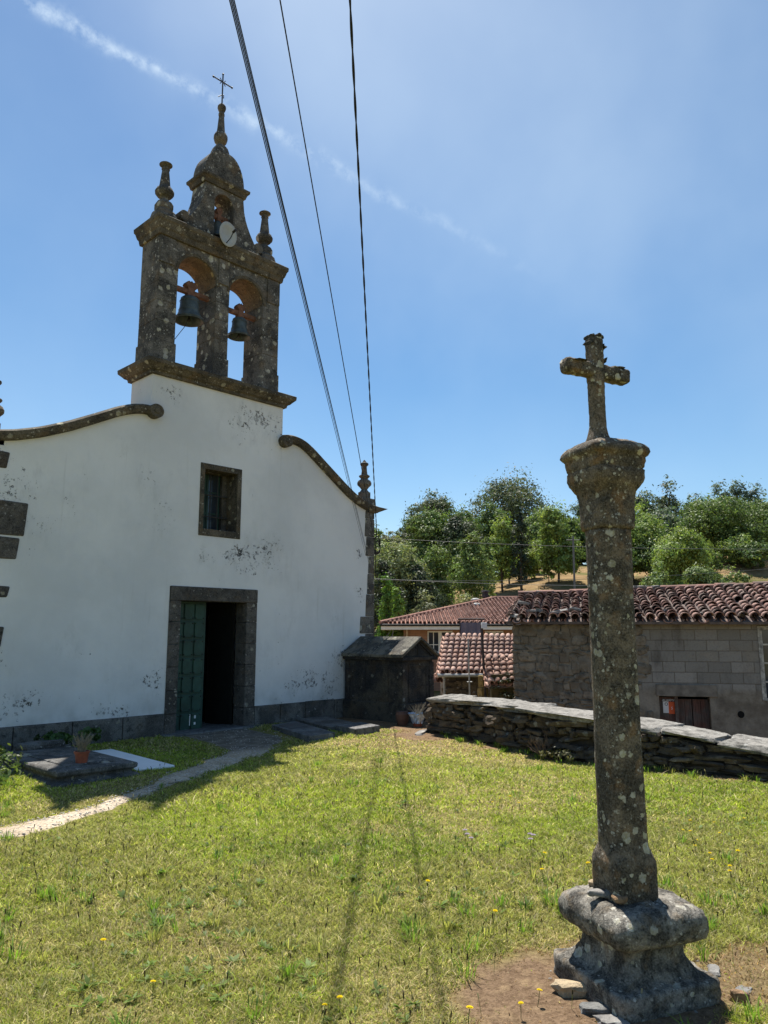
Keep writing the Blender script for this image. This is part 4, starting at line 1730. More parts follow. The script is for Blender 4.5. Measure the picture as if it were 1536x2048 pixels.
rect_loft([(.05, -.05), (.05, .03), (.02, .045), (-.03, .065), (-.02, .09), (.015, .115), (.02, .15), (.0, .17)], gx0, gx1, gy0, gy1, .006).build('kerb', M_GRAVE, g, bevel=.015)
MB().box((gx0 + .17, gy0 + .18, .162), (gx1 - .17, gy1 - .2, .186)).build('top_slab', M_GRAVE, g, bevel=.01)
MB().stone((3.95, 9.8, .215), (.5, .2, .1), .1, rough=.1, seed=5).build('loose_stone', M_GRAVE, g)

# pots and plants
t = thing('flower_pot', 'terracotta coloured pot with a dry grey plant standing on the old grave', 'flower pot', (3.86, 8.40, .169))
m = MB()
m.lathe([(.055, 0), (.058, .004), (.076, .115), (.084, .118), (.086, .14), (.078, .14), (.074, .122)], (3.86, 8.40, .169), 24)
m.build('pot', M_TERRA, t, smooth=False)
MB().lathe([(.074, .12), (.04, .125), (.002, .13)], (3.86, 8.40, .169), 16).build('soil', M_SOIL, t)


def twigs(c, n, h, spread, r, seed, r0=.0022):
    rr = random.Random(seed)
    m = MB()
    for k in range(n):
        a = rr.uniform(0, TAU)
        s = rr.uniform(.1, 1) * spread
        hh = h * rr.uniform(.6, 1.1)
        p = [(c[0] + rr.uniform(-r, r), c[1] + rr.uniform(-r, r), c[2])]
        for q in (.4, .75, 1.):
            p.append((p[0][0] + math.cos(a) * s * q ** 1.4 + rr.uniform(-.006, .006), p[0][1] + math.sin(a) * s * q ** 1.4 + rr.uniform(-.006, .006), c[2] + hh * q))
        m.tube(p, r0, 4, r0 * .5)
        for q in range(3):
            b = p[1 + q % 2]
            a2 = a + rr.uniform(-1, 1)
            m.tube([b, (b[0] + math.cos(a2) * .03, b[1] + math.sin(a2) * .03, b[2] + .05)], r0 * .7, 3, r0 * .3)
    return m


twigs((3.86, 8.40, .285), 60, .20, .13, .04, 4).build('dry_plant', M_TWIG, t)

t = thing('foil_pot', 'pot wrapped in crumpled blue foil with a dead spiky plant, beside the tomb house', 'flower pot', (9.92, 8.82, 0))
c0 = (9.92, 8.82, 0)
MB().lathe([(.07, 0), (.09, .14), (.1, .15), (.1, .17), (.085, .17)], c0, 20).build('pot', M_TERRA, t)
m = MB()
prof = [(.085, .07), (.1, .12), (.112, .17), (.15, .22), (.165, .24)]
m.lathe(prof, c0, 26, cap=False, noise=.035)
m.build('foil_wrap', M_FOIL, t)
twigs((9.92, 8.82, .16), 55, .24, .2, .04, 8, .0025).build('dry_plant', M_TWIG, t)
t = thing('clay_pot', 'dark brown clay pot half hidden left of the foil wrapped pot', 'flower pot', (9.86, 9.12, 0))
MB().lathe([(.08, 0), (.115, .12), (.12, .2), (.1, .25), (.09, .25)], (9.86, 9.12, 0), 20).build('pot', simple('brown_pot', (.11, .06, .045), .7, .3), t)
MB().lathe([(.09, .24), (.002, .245)], (9.86, 9.12, 0), 14).build('soil', M_SOIL, t)
MB().stone((9.3, 8.2, .02), (.42, .13, .05), .5, seed=77).build('flat_stone', M_CAP).__setitem__('label', 'flat pale stone lying at the edge of the grass near the tomb')
bpy.data.objects['flat_stone']['category'] = 'stone'


# ------------------------------------------------------------------ foliage
def leaf_cloud(r, centres, radii, per, size, base, var, flat=.6, up=.25, clump=.16, ncl=None):
    """leaf cards gathered in small sprays over the shells of ellipsoid lobes"""
    P_, S_, N_, C_ = [], [], [], []
    for (c, R) in zip(centres, radii):
        c, R = np.array(c), np.array(R, float)
        k = max(6, int(per / 22))
        u = r.normal(size=(k, 3))
        u /= np.linalg.norm(u, axis=1)[:, None]
        u[:, 2] = np.where(u[:, 2] < -.45, -u[:, 2], u[:, 2])
        rad = r.uniform(.35, 1.3, k) ** .55
        cc = c + u * R * rad[:, None]
        n = int(per / k)
        off = r.normal(size=(k, n, 3))
        off *= (clump * R.mean() * r.uniform(.5, 2.0, (k, 1, 1)))
        off[..., 2] *= flat
        p = (cc[:, None] + off).reshape(-1, 3)
        nn = (u[:, None] * .8 + off / (clump * R.mean()) * .35 + r.normal(size=(k, n, 3)) * .55).reshape(-1, 3)
        nn[:, 2] += up
        g = np.clip(r.normal(1, var, (k, 1)), .5, 1.7).repeat(n, 1).reshape(-1, 1)
        w = r.uniform(-.12, .12, (k, 1)).repeat(n, 1).reshape(-1, 1)
        col = np.array(base)[None] * g * r.uniform(.75, 1.25, (len(p), 1)) * np.concatenate([1 + w * 1.6, 1 + w * .4, 1 - w], 1)
        P_.append(p)
        N_.append(nn)
        C_.append(col)
    p, nn, col = np.concatenate(P_), np.concatenate(N_), np.concatenate(C_)
    nn /= np.linalg.norm(nn, axis=1)[:, None] + 1e-9
    a = np.cross(nn, r.normal(size=nn.shape))
    a /= np.linalg.norm(a, axis=1)[:, None] + 1e-9
    b = np.cross(nn, a)
    s = size * r.uniform(.6, 1.4, (len(p), 1))
    q = np.stack([p - a * s, p - b * s * .45 + nn * s * .12, p + a * s, p + b * s * .45 + nn * s * .12], 1)
    F = np.arange(len(p) * 4).reshape(-1, 4)
    return q.reshape(-1, 3), F, np.clip(col, 0, 1).repeat(4, 0)


KIND = {
    'gum': dict(base=(0.1, 0.12, 0.058), var=.22, lobes=20, trunk=.02, low=0.08, fl=.55),
    'oak': dict(base=(0.125, 0.18, 0.046), var=.20, lobes=18, trunk=.02, low=0.08, fl=.6),
    'lime': dict(base=(0.21, 0.28, 0.065), var=.2, lobes=16, trunk=.016, low=0.1, fl=.7),
    'chestnut': dict(base=(0.23, 0.26, 0.1), var=.28, lobes=14, trunk=.02, low=0.04, fl=.6),
    'cone': dict(base=(0.175, 0.235, 0.065), var=.2, lobes=11, trunk=.012, low=0.08, fl=.9),
    'dark': dict(base=(0.055, 0.075, 0.034), var=.2, lobes=10, trunk=.016, low=0.04, fl=.9),
    'bush': dict(base=(0.145, 0.2, 0.06), var=.2, lobes=8, trunk=.01, low=.0, fl=.7),
    'grey': dict(base=(0.17, 0.19, 0.095), var=.2, lobes=8, trunk=.01, low=.0, fl=.7),
    'pale': dict(base=(.24, .25, .11), var=.15, lobes=7, trunk=.008, low=.0, fl=.6),
    'fresh': dict(base=(0.12, 0.22, 0.03), var=.18, lobes=10, trunk=.012, low=.02, fl=.9),
    'blue': dict(base=(0.12, 0.16, 0.105), var=.2, lobes=12, trunk=.012, low=0.1, fl=1.),
}


def tree(kind, name, label, cat, px, base_y, top_y, hw, dep, group=None, seed=0, n=None):
    k = KIND[kind]
    r = np.random.default_rng(1000 + seed)
    if base_y is None:
        g = at(px, 1200, dep)
        g[2] = float(terrain_z(g[0], g[1]))
    else:
        g = at(px, base_y, dep)
        tz = float(terrain_z(g[0], g[1]))
        g[2] = tz
    top = at(px, top_y, dep)[2]
    H = top - g[2]
    R = hw / FPX * dep / math.cos(PITCH) * 1.14
    t = thing(name, label, cat, g, group)
    cz0 = g[2] + H * k['low']
    lobes, rad = [], []
    hc = (top - cz0)
    for i in range(k['lobes']):
        f = (i + .5) / k['lobes']
        if kind in ('cone', 'fresh', 'dark'):
            prof = (1 - f) ** .7 * .8 + .18 if kind in ('fresh',) else math.sin(math.pi * min(1, .22 + .74 * f)) ** .8
            rr = R * prof
            a = i * 2.4
            o = rr * .42
            lr = max(R * .3, rr * .72)
            lobes.append((g[0] + o * math.cos(a), g[1] + o * math.sin(a), cz0 + hc * (.06 + .86 * f)))
            rad.append((lr, lr, max(lr * .9, hc * .12)))
        else:
            a = i * 2.39996 + seed
            zf = r.uniform(.08, .80)
            dome = math.sqrt(max(.05, 1 - ((zf - .32) / .64) ** 2))
            o = R * dome * r.uniform(.35, .72)
            lr = R * r.uniform(.34, .52)
            lz = min(lr * r.uniform(.75, 1.0), hc * .30)
            z = cz0 + hc * zf
            z = min(z, top - lz)
            lobes.append((g[0] + o * math.cos(a), g[1] + o * math.sin(a), z))
            rad.append((lr, lr, lz))
    if kind not in ('cone', 'fresh', 'dark'):
        lobes.append((g[0], g[1], top - hc * .30))
        rad.append((R * .5, R * .5, hc * .30))
        lobes.append((g[0], g[1], cz0 + hc * .42))
        rad.append((R * .62, R * .62, hc * .3))
    size = max(.05, .0018 * dep)
    area = sum(4 * math.pi * q[0] * q[2] for q in rad)
    n = n or int(np.clip(area / (size * size) * 1.0, 2500, 22000))
    V, F, col = leaf_cloud(r, lobes, rad, n / len(lobes), size, k['base'], k['var'], flat=k['fl'])
    g3 = np.array(g, float)
    me = raw_mesh('crown', V - g3, F, M_LEAF, False, col)
    o = bpy.data.objects.new('crown', me)
    C.objects.link(o)
    o.parent = t
    m = MB()
    tr = max(.03, H * k['trunk'])
    m.tube([(g[0], g[1], g[2] - .3), (g[0] + r.normal() * .02 * H, g[1] + r.normal() * .02 * H, g[2] + H * .3), (g[0] + r.normal() * .02 * H, g[1], g[2] + H * .62), (g[0], g[1], g[2] + H * .82)], tr, 8, tr * .3)
    for (c, q) in list(zip(lobes, rad))[::2]:
        z0 = max(g[2] + H * .12, c[2] - math.hypot(c[0] - g[0], c[1] - g[1]) * 1.1 - .1 * H)
        m.tube([(g[0], g[1], z0), ((g[0] + c[0]) / 2, (g[1] + c[1]) / 2, z0 * .45 + c[2] * .55), c], tr * .45, 5, tr * .12)
    m.build('trunk', M_BARK, t)
    return t


# ------------------------------------------------------------------ dry-stone wall
wall = thing('dry_stone_wall', 'low dry-stone churchyard wall capped with big flat slabs', 'wall', (9.25, 5, 0))
m = MB()
yy = -1.6
ys = np.arange(-1.6, 8.2, .25)
for a, b in zip(ys[:-1], ys[1:]):
    xa, xb = wall_x(a) + .06, wall_x(b) + .06
    za, zb = wall_top(a) - .09, wall_top(b) - .09
    m.hexa([(xa, a, -1.6), (xa + .42, a, -1.6), (xb + .42, b, -1.6), (xb, b, -1.6), (xa, a, za), (xa + .42, a, za), (xb + .42, b, zb), (xb, b, zb)])
m.box((9.95, 8.0, -1.6), (11.6, 8.4, .40))
m.build('wall_core', simple('core_shadow_earth', (.045, .037, .03), .95, .1, .3, 12, .8, 0, 20, .03), wall)
m = MB()
r_ = random.Random(5)
for row in range(7):
    y = -1.5 + r_.uniform(0, .2)
    while y < 8.1:
        L = r_.choice((.09, .14, .2, .28, .4)) * r_.uniform(.8, 1.25) * (1.2 if row < 2 else .9)
        n_rows = 6
        top = wall_top(y + L / 2) - .085
        h = (top + .05) / n_rows
        z = -.05 + h * (row + .5)
        if row >= n_rows:
            break
        xx = wall_x(y + L / 2)
        m.stone((xx + .10 + r_.uniform(-.075, .05), y + L / 2, z + r_.uniform(-.025, .025)), (.22, L * r_.uniform(.84, 1.05), h * r_.uniform(.65, 1.25)), r_.uniform(-.12, .12), (r_.uniform(-.14, .14), r_.uniform(-.1, .1)), .20, .38, r_.randint(0, 10 ** 8))
        y += L
for k in range(90):
    x = r_.uniform(9.5, 9.98) if k < 35 else r_.uniform(9.9, 11.5)
    m.stone((x, 8.20 if k < 35 else 8.0, r_.uniform(0, .5) if k < 35 else r_.uniform(-.05, .38)), (r_.uniform(.1, .3), .16, r_.uniform(.05, .12)), 0, (0, r_.uniform(-.1, .1)), .18, .35, r_.randint(0, 10 ** 8))
m.build('stonework', M_DRYWALL, wall)
y = 8.12
k = 0
while y > -1.4:
    L = (.55, .95, .62, 1.15, .75, .6, .9, .5, .8, .68)[k % 10]
    yc = y - L / 2
    xx = wall_x(yc)
    sl = math.atan2(wall_top(yc + .3) - wall_top(yc - .3), .6)
    m = MB()
    m.stone((xx + .25 + r_.uniform(-.03, .03), yc, wall_top(yc) - .03), (.62 + r_.uniform(-.10, .08), L * 1.0, .062 + r_.uniform(-.015, .03)), r_.uniform(-.05, .05), (sl, r_.uniform(-.06, .02)), .11, .2, 300 + k)
    m.build('cap_slab', M_CAPW, wall, sub=2, disp=[(.2, .03), (.05, .018)])
    y -= L + .01
    k += 1

# dead shrub and weeds at the foot of the wall
t = thing('dead_shrub', 'leafless dead shrub with spreading twigs at the foot of the dry-stone wall', 'shrub', (8.72, 5.55, 0))
m = MB()
rr = random.Random(12)


def branch(m, p, d, L, r, depth):
    q = [p]
    for _ in range(3):
        d = (d + Vector((rr.uniform(-.3, .3), rr.uniform(-.3, .3), rr.uniform(-.12, .2)))).normalized()
        q.append(q[-1] + d * L / 3)
    m.tube(q, r, 5, r * .6)
    if depth:
        for _ in range(rr.choice((2, 3))):
            b = q[rr.choice((1, 2, 3))]
            branch(m, b, (d + Vector((rr.uniform(-.9, .9), rr.uniform(-.9, .9), rr.uniform(-.1, .5)))).normalized(), L * .68, r * .55, depth - 1)


for k in range(7):
    a = k * TAU / 7
    branch(m, Vector((8.72, 5.55, -.02)), Vector((math.cos(a) * .7, math.sin(a) * .7, .9)).normalized(), .2, .009, 2)
m.build('branches', M_DEADW, t)
r2_ = np.random.default_rng(5)
V, F, col = leaf_cloud(r2_, [(8.66, 5.25, .06), (8.68, 5.45, .05)], [(.12, .22, .07), (.1, .1, .05)], 260, .018, (.13, .12, .04), .3)
me = raw_mesh('withered_leaves', V - np.array(t.location), F, M_LEAF, False, col)
o = bpy.data.objects.new('withered_leaves', me)
C.objects.link(o)
o.parent = t


def small_shrub(name, label, c, R, base, n, size, seed):
    t = thing(name, label, 'shrub', c)
    r = np.random.default_rng(seed)
    cs = [(c[0] + r.normal() * R[0] * .45, c[1] + r.normal() * R[1] * .45, c[2] + R[2] * r.uniform(.5, 1.2)) for _ in range(6)]
    V, F, col = leaf_cloud(r, cs, [(R[0] * .5, R[1] * .5, R[2] * .55)] * 6, n / 6, size, base, .25)
    me = raw_mesh('foliage', V - np.array(c), F, M_LEAF, False, col)
    o = bpy.data.objects.new('foliage', me)
    C.objects.link(o)
    o.parent = t
    m = MB()
    for q in cs:
        m.tube([(c[0], c[1], c[2] - .02), ((c[0] + q[0]) / 2, (c[1] + q[1]) / 2, (c[2] + q[2]) / 2), q], .008, 5, .003)
    m.build('stem', M_BARK, t)
    return t


small_shrub('leafy_shrub', 'dark green leafy shrub growing between the chapel plinth and the old grave', (4.48, 10.35, 0), (.26, .2, .2), (.05, .10, .02), 900, .035, 3)
small_shrub('tall_weeds', 'clump of tall green weeds behind the old grave at the left edge', (3.15, 8.9, 0), (.25, .5, .22), (.10, .14, .03), 800, .028, 9)


# ------------------------------------------------------------------ the wayside cross
CA = math.radians(-25)
cross = thing('wayside_cross', 'lichened granite wayside cross on a moulded pedestal in the foreground', 'stone cross', (CRC[0], CRC[1], 0))
KC = Frame((CRC[0], CRC[1], 0), CA)


def squarish(prof, n=40, jit=.0, power=5, frame=KC, off=(0, 0)):
    m = MB(frame)
    V, F = [], []
    for (r, z, sq) in prof:
        for i in range(n):
            a = TAU * i / n + .0001
            q = 2 + sq * 10
            k = (abs(math.cos(a)) ** q + abs(math.sin(a)) ** q) ** (-1 / q)
            V.append((off[0] + r * k * math.cos(a), off[1] + r * k * math.sin(a), z))
    for k in range(len(prof) - 1):
        for i in range(n):
            j = (i + 1) % n
            F.append((k * n + i, k * n + j, (k + 1) * n + j, (k + 1) * n + i))
    F.append(tuple(range(n - 1, -1, -1)))
    F.append(tuple((len(prof) - 1) * n + i for i in range(n)))
    m.add(V, F)
    return m


def dense(prof, step=.02):
    out = []
    for a, b in zip(prof[:-1], prof[1:]):
        L = math.hypot(b[0] - a[0], b[1] - a[1])
        k = max(1, int(L / step))
        for i in range(k):
            t = i / k
            out.append(tuple(a[q] * (1 - t) + b[q] * t for q in range(3)))
    return out + [prof[-1]]


PEDP = [(.272, -.06, 1.), (.274, .085, 1.), (.268, .098, 1.), (.225, .103, .95), (.205, .115, .9), (.186, .15, .8), (.172, .185, .75), (.170, .215, .75), (.185, .236, .75), (.190, .246, .75), (.222, .250, .75), (.244, .268, .7), (.254, .30, .7), (.254, .335, .7), (.240, .368, .65), (.205, .392, .6), (.12, .406, .5), (.02, .410, .5)]
squarish(dense(PEDP, .016), 96).build('pedestal', M_PED, cross, smooth=True, disp=[(.16, .012), (.04, .018), (.012, .008)])
SHP = [(.098, .38, .45), (.1, .53, .45), (.103, .56, .4), (.101, .575, .35), (.088, .605, .2), (.084, .64, .12)]
OFF = (-.035, -.01)
SH = dense([(.112, .385, .6), (.113, .535, .6), (.113, .565, .5), (.106, .59, .4), (.096, .625, .2), (.0965, .8, .12), (.0975, 1.05, .1), (.096, 1.5, .1), (.096, 1.9, .1), (.100, 2.11, .1)], .03)
squarish(SH, 56, off=OFF).build('shaft', M_CROSS, cross, smooth=True, disp=[(.25, .008), (.03, .006)])
CPP = [(.104, 2.105, .2), (.107, 2.122, .3), (.107, 2.2, .35), (.108, 2.262, .4), (.114, 2.29, .45), (.130, 2.312, .5), (.147, 2.335, .55), (.156, 2.36, .55), (.157, 2.395, .55), (.150, 2.402, .55), (.156, 2.41, .55), (.163, 2.44, .55), (.164, 2.462, .5), (.180, 2.47, .5), (.189, 2.485, .5), (.186, 2.505, .45), (.168, 2.522, .4), (.12, 2.545, .3), (.06, 2.558, .3), (.01, 2.559, .3)]
CP = dense([(q[0] if q[1] < 2.29 else .112 + (q[0] - .112) * .80 if q[0] > .112 else q[0], q[1], q[2]) for q in CPP], .012)
squarish(CP, 72, off=OFF).build('capital', M_CROSS, cross, smooth=True, disp=[(.08, .010), (.022, .012)])
m = MB(Frame(tuple(KC.w((OFF[0] - .03, OFF[1], 0))), CA))


def beam(m, pts, n=8):
    """octagon-ish beam through stations (x,y,z,half_w,half_d, axis)"""
    V, F = [], []
    for (c, hw, hd, ax) in pts:
        for i in range(n):
            a = TAU * (i + .5) / n
            k = (abs(math.cos(a)) ** 9 + abs(math.sin(a)) ** 9) ** (-1 / 9)
            u, w = math.cos(a) * k * hw, math.sin(a) * k * hd
            V.append((c[0] + u, c[1] + w, c[2]) if ax == 'z' else (c[0], c[1] + w, c[2] + u))
    for k in range(len(pts) - 1):
        for i in range(n):
            j = (i + 1) % n
            F.append((k * n + i, k * n + j, (k + 1) * n + j, (k + 1) * n + i))
    F.append(tuple(range(n - 1, -1, -1)))
    F.append(tuple((len(pts) - 1) * n + i for i in range(n)))
    return m.add(V, F)


st = [((0, 0, z), w, w * .9, 'z') for z, w in [(2.535, .058), (2.56, .054), (2.59, .045), (2.63, .037)] + [(2.65 + .03 * i, .0355 + .0003 * i) for i in range(1, 15)] + [(3.09, .039), (3.10, .038), (3.115, .033)]]
beam(m, st, 16)
st = []
for i in range(21):
    xx = -.188 + .376 * i / 20
    e = abs(xx) / .188
    st.append(((xx, 0, 2.928 - .010 * math.sin(xx * 9)), .036 + .002 * e - (.003 if i in (0, 20) else 0) + .002 * math.sin(i * 1.7),  .036 + .002 * e - (.002 if i in (0, 20) else 0), 'x'))
beam(m, st, 16)
m.build('crucifix', M_CROSS, cross, smooth=True, sub=1, disp=[(.05, .004), (.015, .008)])
# broken crust of lichen and moss on the cross head
m = MB(Frame(tuple(KC.w((OFF[0] - .03, OFF[1], 0))), CA))
for (x, z, sx, sz, sd) in ((-.026, 3.108, .022, .022, 1), (.022, 3.114, .026, .026, 2), (.036, 3.06, .012, .04, 3), (-.036, 3.075, .012, .03, 4), (.038, 2.985, .014, .02, 5), (-.11, 2.966, .08, .012, 6), (.13, 2.960, .07, .014, 7), (-.175, 2.958, .02, .02, 8), (.0, 3.112, .03, .016, 9)):
    m.stone((x, -.0, z), (sx, .06, sz), 0, (0, 0), .3, .6, sd)
m.build('crust', granite('lichen_crust', (.06, .055, .045), (.02, .019, .017), (.3, .29, .25), 30, .25, .3, 150, seed=3, patch=9), cross, disp=[(.02, .012)])

SGR = 'loose stones round the wayside cross'


def rock(label, c, size, rot, mat, seed, tilt=(0, 0)):
    m = MB()
    m.stone(c, size, rot, tilt, .2, .36, seed)
    o = m.build('loose_rock', mat, None, bevel=.003)
    return tag(o, label, 'stone', SGR)


def on_ped(px, py, z=.405):
    p = ground(px, py, z)
    return p


p = on_ped(1182, 1773)
rock('small pale stone tucked against the left side of the shaft on the pedestal', (p[0] + .03, p[1] - .0, .408), (.05, .04, .03), .3, M_ROCK_TAN, 1)
p = on_ped(1193, 1795)
rock('flat grey stone on the pedestal, largest of the four lying on it', (p[0], p[1], .425), (.085, .042, .026), -.6, M_CAP, 2, (0, .1))
p = on_ped(1219, 1797)
rock('little dark grey stone between the flat grey and the brown one on the pedestal', (p[0], p[1], .425), (.04, .035, .04), .2, M_ROCK_GREY, 3)
p = on_ped(1240, 1808)
rock('brown stone at the front of the pedestal, right of the little grey one', (p[0], p[1], .425), (.06, .04, .032), -.7, M_ROCK_BROWN, 4)
for (lab, px, py, size, rot, mat, sd) in (
        ('tan yellowish block lying on the bare soil left of the pedestal', 1143, 1985, (.12, .085, .06), -.7, M_ROCK_TAN, 11),
        ('flat blue grey slate lying beside the tan block', 1190, 2018, (.13, .085, .035), -.9, M_ROCK_GREY, 12),
        ('grey slate at the bottom edge in front of the pedestal', 1222, 2043, (.11, .08, .03), -.4, M_CAP, 13),
        ('flat pale stone in the grass right of the pedestal', 1490, 1982, (.09, .05, .025), .1, M_CAP, 14),
        ('orange brown stone standing on edge right of the pedestal', 1481, 2004, (.07, .035, .06), -1.1, M_ROCK_BROWN, 15),
        ('small pale stone close behind the right corner of the pedestal', 1428, 1944, (.08, .05, .03), .4, M_CAP, 16)):
    p = ground(px, py, .01)
    rock(lab, (p[0], p[1], size[2] * .33), size, rot, mat, sd)
# small flat stones bedded in the trodden soil: stuff
m = MB()
rr = random.Random(3)
for k in range(120):
    a, d = rr.uniform(0, TAU), rr.uniform(.3, .62)
    x, y = CRC[0] + d * math.cos(a), CRC[1] + d * math.sin(a)
    s = rr.uniform(.006, .02)
    m.stone((x, y, .003), (s, s * rr.uniform(.6, 1), s * .5), rr.uniform(0, 3), (0, 0), .2, .3, rr.randint(0, 10 ** 7))
tag(m.build('soil_grit', M_CAP), 'small grit stones bedded in the bare soil round the pedestal', 'grit', kind='stuff')

# ------------------------------------------------------------------ flowers
FL = [(2.33, 2.52), (2.23, 2.51), (2.85, 1.97), (2.64, 2.08), (5.55, 2.24), (5.42, 2.16), (5.68, 2.08), (5.37, 2.02), (4.45, 2.87), (4.83, 3.12), (3.58, 2.64), (3.7, 3.22), (5.8, 4.25), (6.01, 4.33), (6.05, 4.13), (6.18, 4.31), (6.48, 2.75), (6.18, 2.6), (6.03, 2.5), (6.2, 2.69), (6.63, 2.6), (6.89, 2.45), (1.86, 3.21), (1.91, 3.8), (2.99, 1.98), (5.22, 1.97), (5.77, 2.41), (4.75, 2.7), (6.33, 2.45)]


def petals(n, rad, cols, cup, layers):
    V, F, col = [], [], []
    for L in range(layers):
        k = n - 3 * L
        for i in range(k):
            a = TAU * (i + .5 * L) / k
            r1 = rad * (1 - .25 * L)
            w = r1 * .22
            c, s = math.cos(a), math.sin(a)
            z0, z1 = .002 + .002 * L, cup * (1 + .6 * L)
            b = len(V)
            for (t, ww, z) in ((.12, .4, z0), (.65, 1., (z0 + z1) * .6), (1., .5, z1)):
                V += [(c * r1 * t - s * w * ww, s * r1 * t + c * w * ww, z), (c * r1 * t + s * w * ww, s * r1 * t - c * w * ww, z)]
            F += [(b, b + 1, b + 3, b + 2), (b + 2, b + 3, b + 5, b + 4)]
            col += [cols] * 6
    return V, F, col


def make_flower(name, label, cat, group, col, x, y, h, rad):
    t = thing(name, label, cat, (x, y, float(lawn_z(x, y))), group)
    V, F, c = petals(14, rad, col, rad * .35, 2)
    V = np.array(V) + np.array([.006, .004, h])
    me = raw_mesh('flower_head', V, F, M_PETAL, False, np.array(c))
    o = bpy.data.objects.new('flower_head', me)
    C.objects.link(o)
    o.parent = t
    m = MB()
    m.tube([(x, y, t.location.z - .01), (x + .004, y, t.location.z + h * .5), (x + .006, y + .004, t.location.z + h)], .0016, 5)
    m.build('stem', M_FSTEM, t)
    return t


M_FSTEM = simple('flower_stem', (.09, .13, .03), .8, .2)
first = make_flower('yellow_hawkbit', 'small yellow flower open on a thin stem in the sunlit lawn', 'flower', 'yellow flowers dotted over the lawn', (.62, .46, .015), FL[0][0], FL[0][1], .066, .0135)
for (x, y) in FL[1:]:
    c = first.copy()
    C.objects.link(c)
    c.location = (x, y, float(lawn_z(x, y)))
    s = random.uniform(.75, 1.15)
    c.scale = (s, s, s * random.uniform(.8, 1.3))
    c.rotation_euler = (random.uniform(-.15, .15), random.uniform(-.15, .15), random.uniform(0, 6))
    for ch in first.children:
        d = ch.copy()
        C.objects.link(d)
        d.parent = c
mv = None
for k, (px, py) in enumerate(((1060, 1668), (1067, 1672), (1061, 1680), (930, 1662), (942, 1678), (935, 1670))):
    p = ground(px, py, .1)
    if mv is None:
        mv = make_flower('mauve_mallow', 'pale mauve flower head in the middle of the lawn', 'flower', 'pale mauve flowers in the lawn', (.36, .30, .38), p[0], p[1], .1, .02)
    else:
        c = mv.copy()
        C.objects.link(c)
        c.location = (p[0], p[1], 0)
        for ch in mv.children:
            d = ch.copy()
            C.objects.link(d)
            d.parent = c

# ------------------------------------------------------------------ tile roofs, barn, shed, house
def local_of(parent, V):
    M4 = Matrix.Identity(4)
    q = parent
    while q is not None:
        M4 = q.matrix_basis @ M4
        q = q.parent
    I = np.array(M4.inverted())
    return np.asarray(V, float) @ I[:3, :3].T + I[:3, 3]


def part_raw(name, V, F, mat, parent, col=None, smooth=False):
    me = raw_mesh(name, local_of(parent, V), F, mat, smooth, col)
    o = bpy.data.objects.new(name, me)
    C.objects.link(o)
    o.parent = parent
    return o


def tile_roof(parent, name, mat, c00, c10, c01, c11, ncol, nrow, r, jit=.01, mask=None, seed=0, channels=True, seg=7, sag=0., lift=1.0, thick=True):
    """barrel tiles between eave corners c00,c10 and ridge corners c01,c11 (world points)"""
    rg = np.random.default_rng(seed)
    c00, c10, c01, c11 = [np.asarray(c, float) for c in (c00, c10, c01, c11)]

    def S(a, b):
        p = (c00 * (1 - a) + c10 * a) * (1 - b) + (c01 * (1 - a) + c11 * a) * b
        p = p.copy()
        p[2] -= sag * math.sin(math.pi * b) * (.6 + .4 * math.sin(a * 9))
        return p
    VV, FF, CC = [], [], []
    off = 0
    for kind in ((0, 1) if channels else (0,)):
        for i in range(ncol + (1 if kind else 0)):
            wob = rg.normal() * jit * .6
            for j in range(nrow):
                a = (i + (0 if kind else .5)) / ncol
                if mask and not mask(a, (j + .5) / nrow):
                    continue
                b0, b1 = (j - .0) / nrow, (j + 1.22) / nrow
                p0, p1 = S(min(a, 1), b0), S(min(a, 1), b1)
                ax = S(min(1, a + .02), b0) - S(max(0, a - .02), b0)
                ax /= np.linalg.norm(ax)
                sl = p1 - p0
                L = np.linalg.norm(sl)
                sl /= L
                nr = np.cross(ax, sl)
                if nr[2] < 0:
                    nr = -nr
                dj = rg.normal(size=3) * jit * (2.6 if jit > .012 and rg.random() < .10 else 1)
                p0 = p0 + ax * (wob + dj[0]) + sl * dj[1] * (2.2 if j == 0 else 1) + nr * (.045 * lift * (1 if kind == 0 else .3) + abs(dj[2]) * .5)
                p1 = p1 + ax * (wob + dj[0] * .3) + nr * (.012 * lift if kind == 0 else 0)
                if kind:
                    p0 = p0 - nr * .01
                r0, r1 = r * rg.uniform(.94, 1.08), r * .82
                t = np.linspace(0, math.pi, seg) if kind == 0 else np.linspace(math.pi, TAU, seg)
                cc, ss = np.cos(t), np.sin(t) * (1.0 if kind == 0 else .7)
                o0 = p0 + np.outer(cc, ax) * r0 + np.outer(ss, nr) * r0
                o1 = p1 + np.outer(cc, ax) * r1 + np.outer(ss, nr) * r1
                k = .80 if kind == 0 else .86
                i0 = p0 + np.outer(cc, ax) * r0 * k + np.outer(ss, nr) * r0 * k
                i1 = p0 + sl * L * .5 + np.outer(cc, ax) * r1 * k + np.outer(ss, nr) * r1 * k
                rings = [o1, o0, i0, i1] if (thick or j == 0) else [o1, o0, i0]
                V = np.concatenate(rings)
                F = []
                for q in range(len(rings) - 1):
                    for e in range(seg - 1):
                        F.append((q * seg + e, q * seg + e + 1, (q + 1) * seg + e + 1, (q + 1) * seg + e))
                VV.append(V)
                FF.append(np.array(F) + off)
                off += len(V)
                CC.append(np.tile([rg.random(), rg.random(), 0], (len(V), 1)))
    return part_raw(name, np.concatenate(VV), np.concatenate(FF), mat, parent, np.concatenate(CC))


def ang_of(v):
    return math.atan2(v[1], v[0])


A_R = ang_of(RH)
